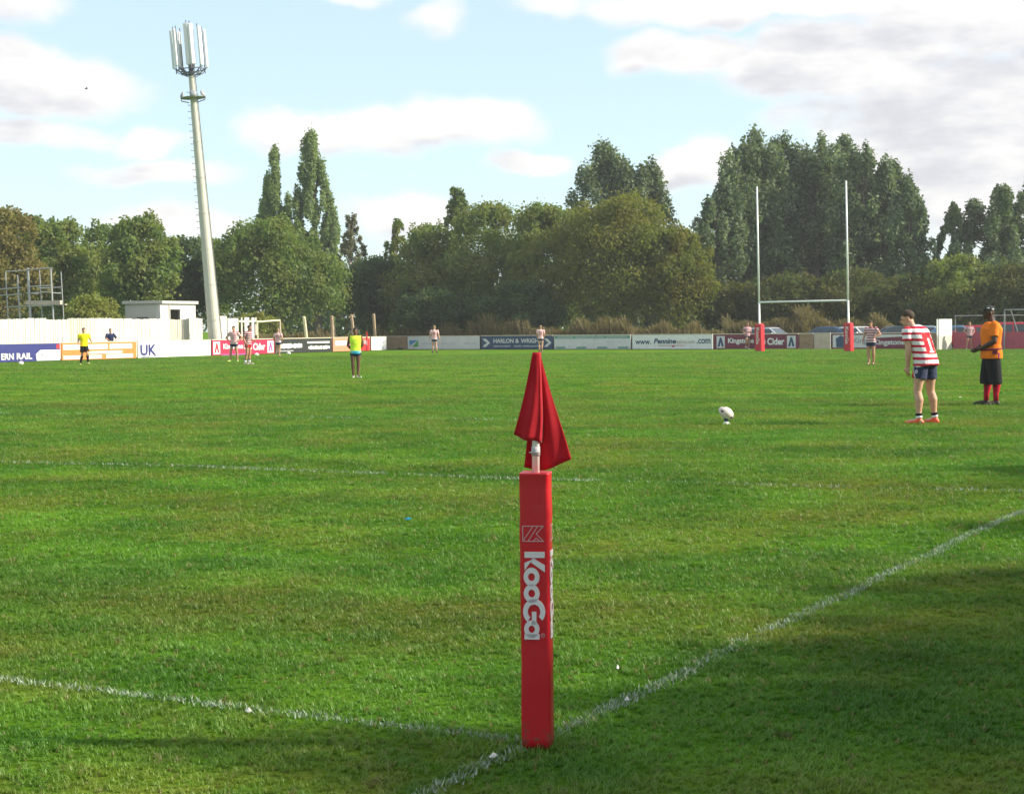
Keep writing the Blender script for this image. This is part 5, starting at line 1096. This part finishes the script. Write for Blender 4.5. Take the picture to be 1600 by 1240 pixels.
person('player with hands on hips in front of the rose red board', gp(1515, 546), R(10), 1.66,
       dict(elL=(.34, .08, 1.20), wrL=(.22, -.05, 1.02), elR=(-.36, .08, 1.20), wrR=(-.22, -.05, 1.02), ankL=(.16, .0, .085), ankR=(-.22, -.02, .085), kneeR=(-.16, -.02, .5), footL=(.20, -.14), footR=(-.27, -.15)), S4, J4, C_navy, None, B_white, H_fr, group=GP, leg_len=.36)

# ------------------------------------------------------------------ small things on the grass
M_lit = mat('white_scrap', (.74, .72, .66), .7, .15, 30.0); M_blue = mat('blue_scrap', (.02, .35, .50), .5, .1)
def scrap(name, label, px, py, size, mm, seed, cat, yaw=0):
    r_ = random.Random(seed); m = MB(); n_ = 9; top = []
    for i in range(n_):
        a = 2*math.pi*i/n_; k_ = r_.uniform(.7, 1.1); top.append(Vector((size*k_*math.cos(a), size*.55*k_*math.sin(a), .014+size*.35*abs(math.cos(a))*r_.uniform(.4, 1))))
    vs = top+[Vector((0, 0, .03+size*.2))]+[v-Vector((0, 0, .003)) for v in top]; m.add(vs, [(i, (i+1) % n_, n_) for i in range(n_)]+[(i, n_+1+i, n_+1+(i+1) % n_, (i+1) % n_) for i in range(n_)])
    o = m.build(name, mm, None); o.location = gp(px, py); o.rotation_euler = (0, 0, yaw); return tag(o, label, cat)
scrap('paint_flake', 'small white flake on the touchline right of the corner post', 980, 1098, .016, M_lit, 1, 'litter', 1.9)
scrap('paint_flake', 'white flake on the touchline left of the corner post foot', 771, 1188, .018, M_lit, 2, 'litter', .6)
scrap('paint_flake', 'tiny white flake on the goal line at left', 389, 1116, .013, M_lit, 3, 'litter')
scrap('fallen_leaf', 'pale curled leaf on the grass above the touchline flake', 965, 1048, .012, M_lit, 4, 'leaf', 1.2)
scrap('plastic_scrap', 'thin blue scrap on the grass left of the corner post', 638, 814, .035, M_blue, 5, 'litter', -.6)
scrap('paper_scrap', 'tiny pale scrap on the grass between kicker and man in orange', 1500, 622, .04, M_lit, 6, 'litter')
for (px, py, lab) in [(33, 569, 'white ball lying against the dark blue railway board'), (401, 555, 'white ball lying at the foot of the crimson board'), (444, 549, 'white ball in front of the black board, near its left end'), (451, 553, 'pale green ball on the grass below the black board')]:
    m = MB(); m.rings([[Vector((x, r_*math.cos(a*.3927), r_*math.sin(a*.3927))) for a in range(16)] for x, r_ in [(v*1.0, w) for v, w in prof]])
    o = m.build('spare_ball', M_lit, None, True); o.location = gp(px, py+1)+Vector((0, 0, .095)); o.rotation_euler = (0, 0, random.uniform(0, 3)); tag(o, lab, 'ball', 'spare balls by the boards')
# a bird far off over the left
bd = thing('bird', 'small dark bird flying in the sky left of the mast', 'bird', ray(135, 139)*150+Vector((0, 0, EYE)), R(30))
MB().ball((0, 0, 0), (.16, .05, .05), n=8, m=6).build('body', M_dark, bd, True)
for sg in (-1, 1): MB().add([(.07, 0, .02), (-.06, 0, .02), (-.10, sg*.28, .10), (.0, sg*.30, .11), (-.07, 0, .01), (.05, 0, .008)], [(0, 1, 2, 3), (3, 2, 4, 5)]).build('wing', M_dark, bd)

# ------------------------------------------------------------------ unseen trees added beside the near touchline; their crowns shade the near corner
OUT = Vector((TLD.y, -TLD.x, 0)); q_ = random.Random(12); src = tree('broadleaf_tree', 'unseen leafy tree added beside the near touchline to shade the corner', 800, 512-9.2*27+1.6*27, 100, 230, 'round', 'left', 14000, .32, 900, group='unseen shade trees added beside the near touchline', low=.05)
for i in range(9):
    o = src if i == 0 else copy_tree(src); s_ = -13+i*4.6+q_.uniform(-.7, .7); o.location = CORNER+TLD*s_+OUT*(15.5+q_.uniform(-.4, .4))+TLD*9.2
    k_ = q_.uniform(.95, 1.05); o.scale = (k_*1.05, k_*1.05, k_); o.rotation_euler = (0, 0, q_.uniform(0, 6.28))
print('objects', len(bpy.data.objects), 'tris', sum(len(o.data.polygons)*2 for o in bpy.data.objects if o.type == 'MESH'))
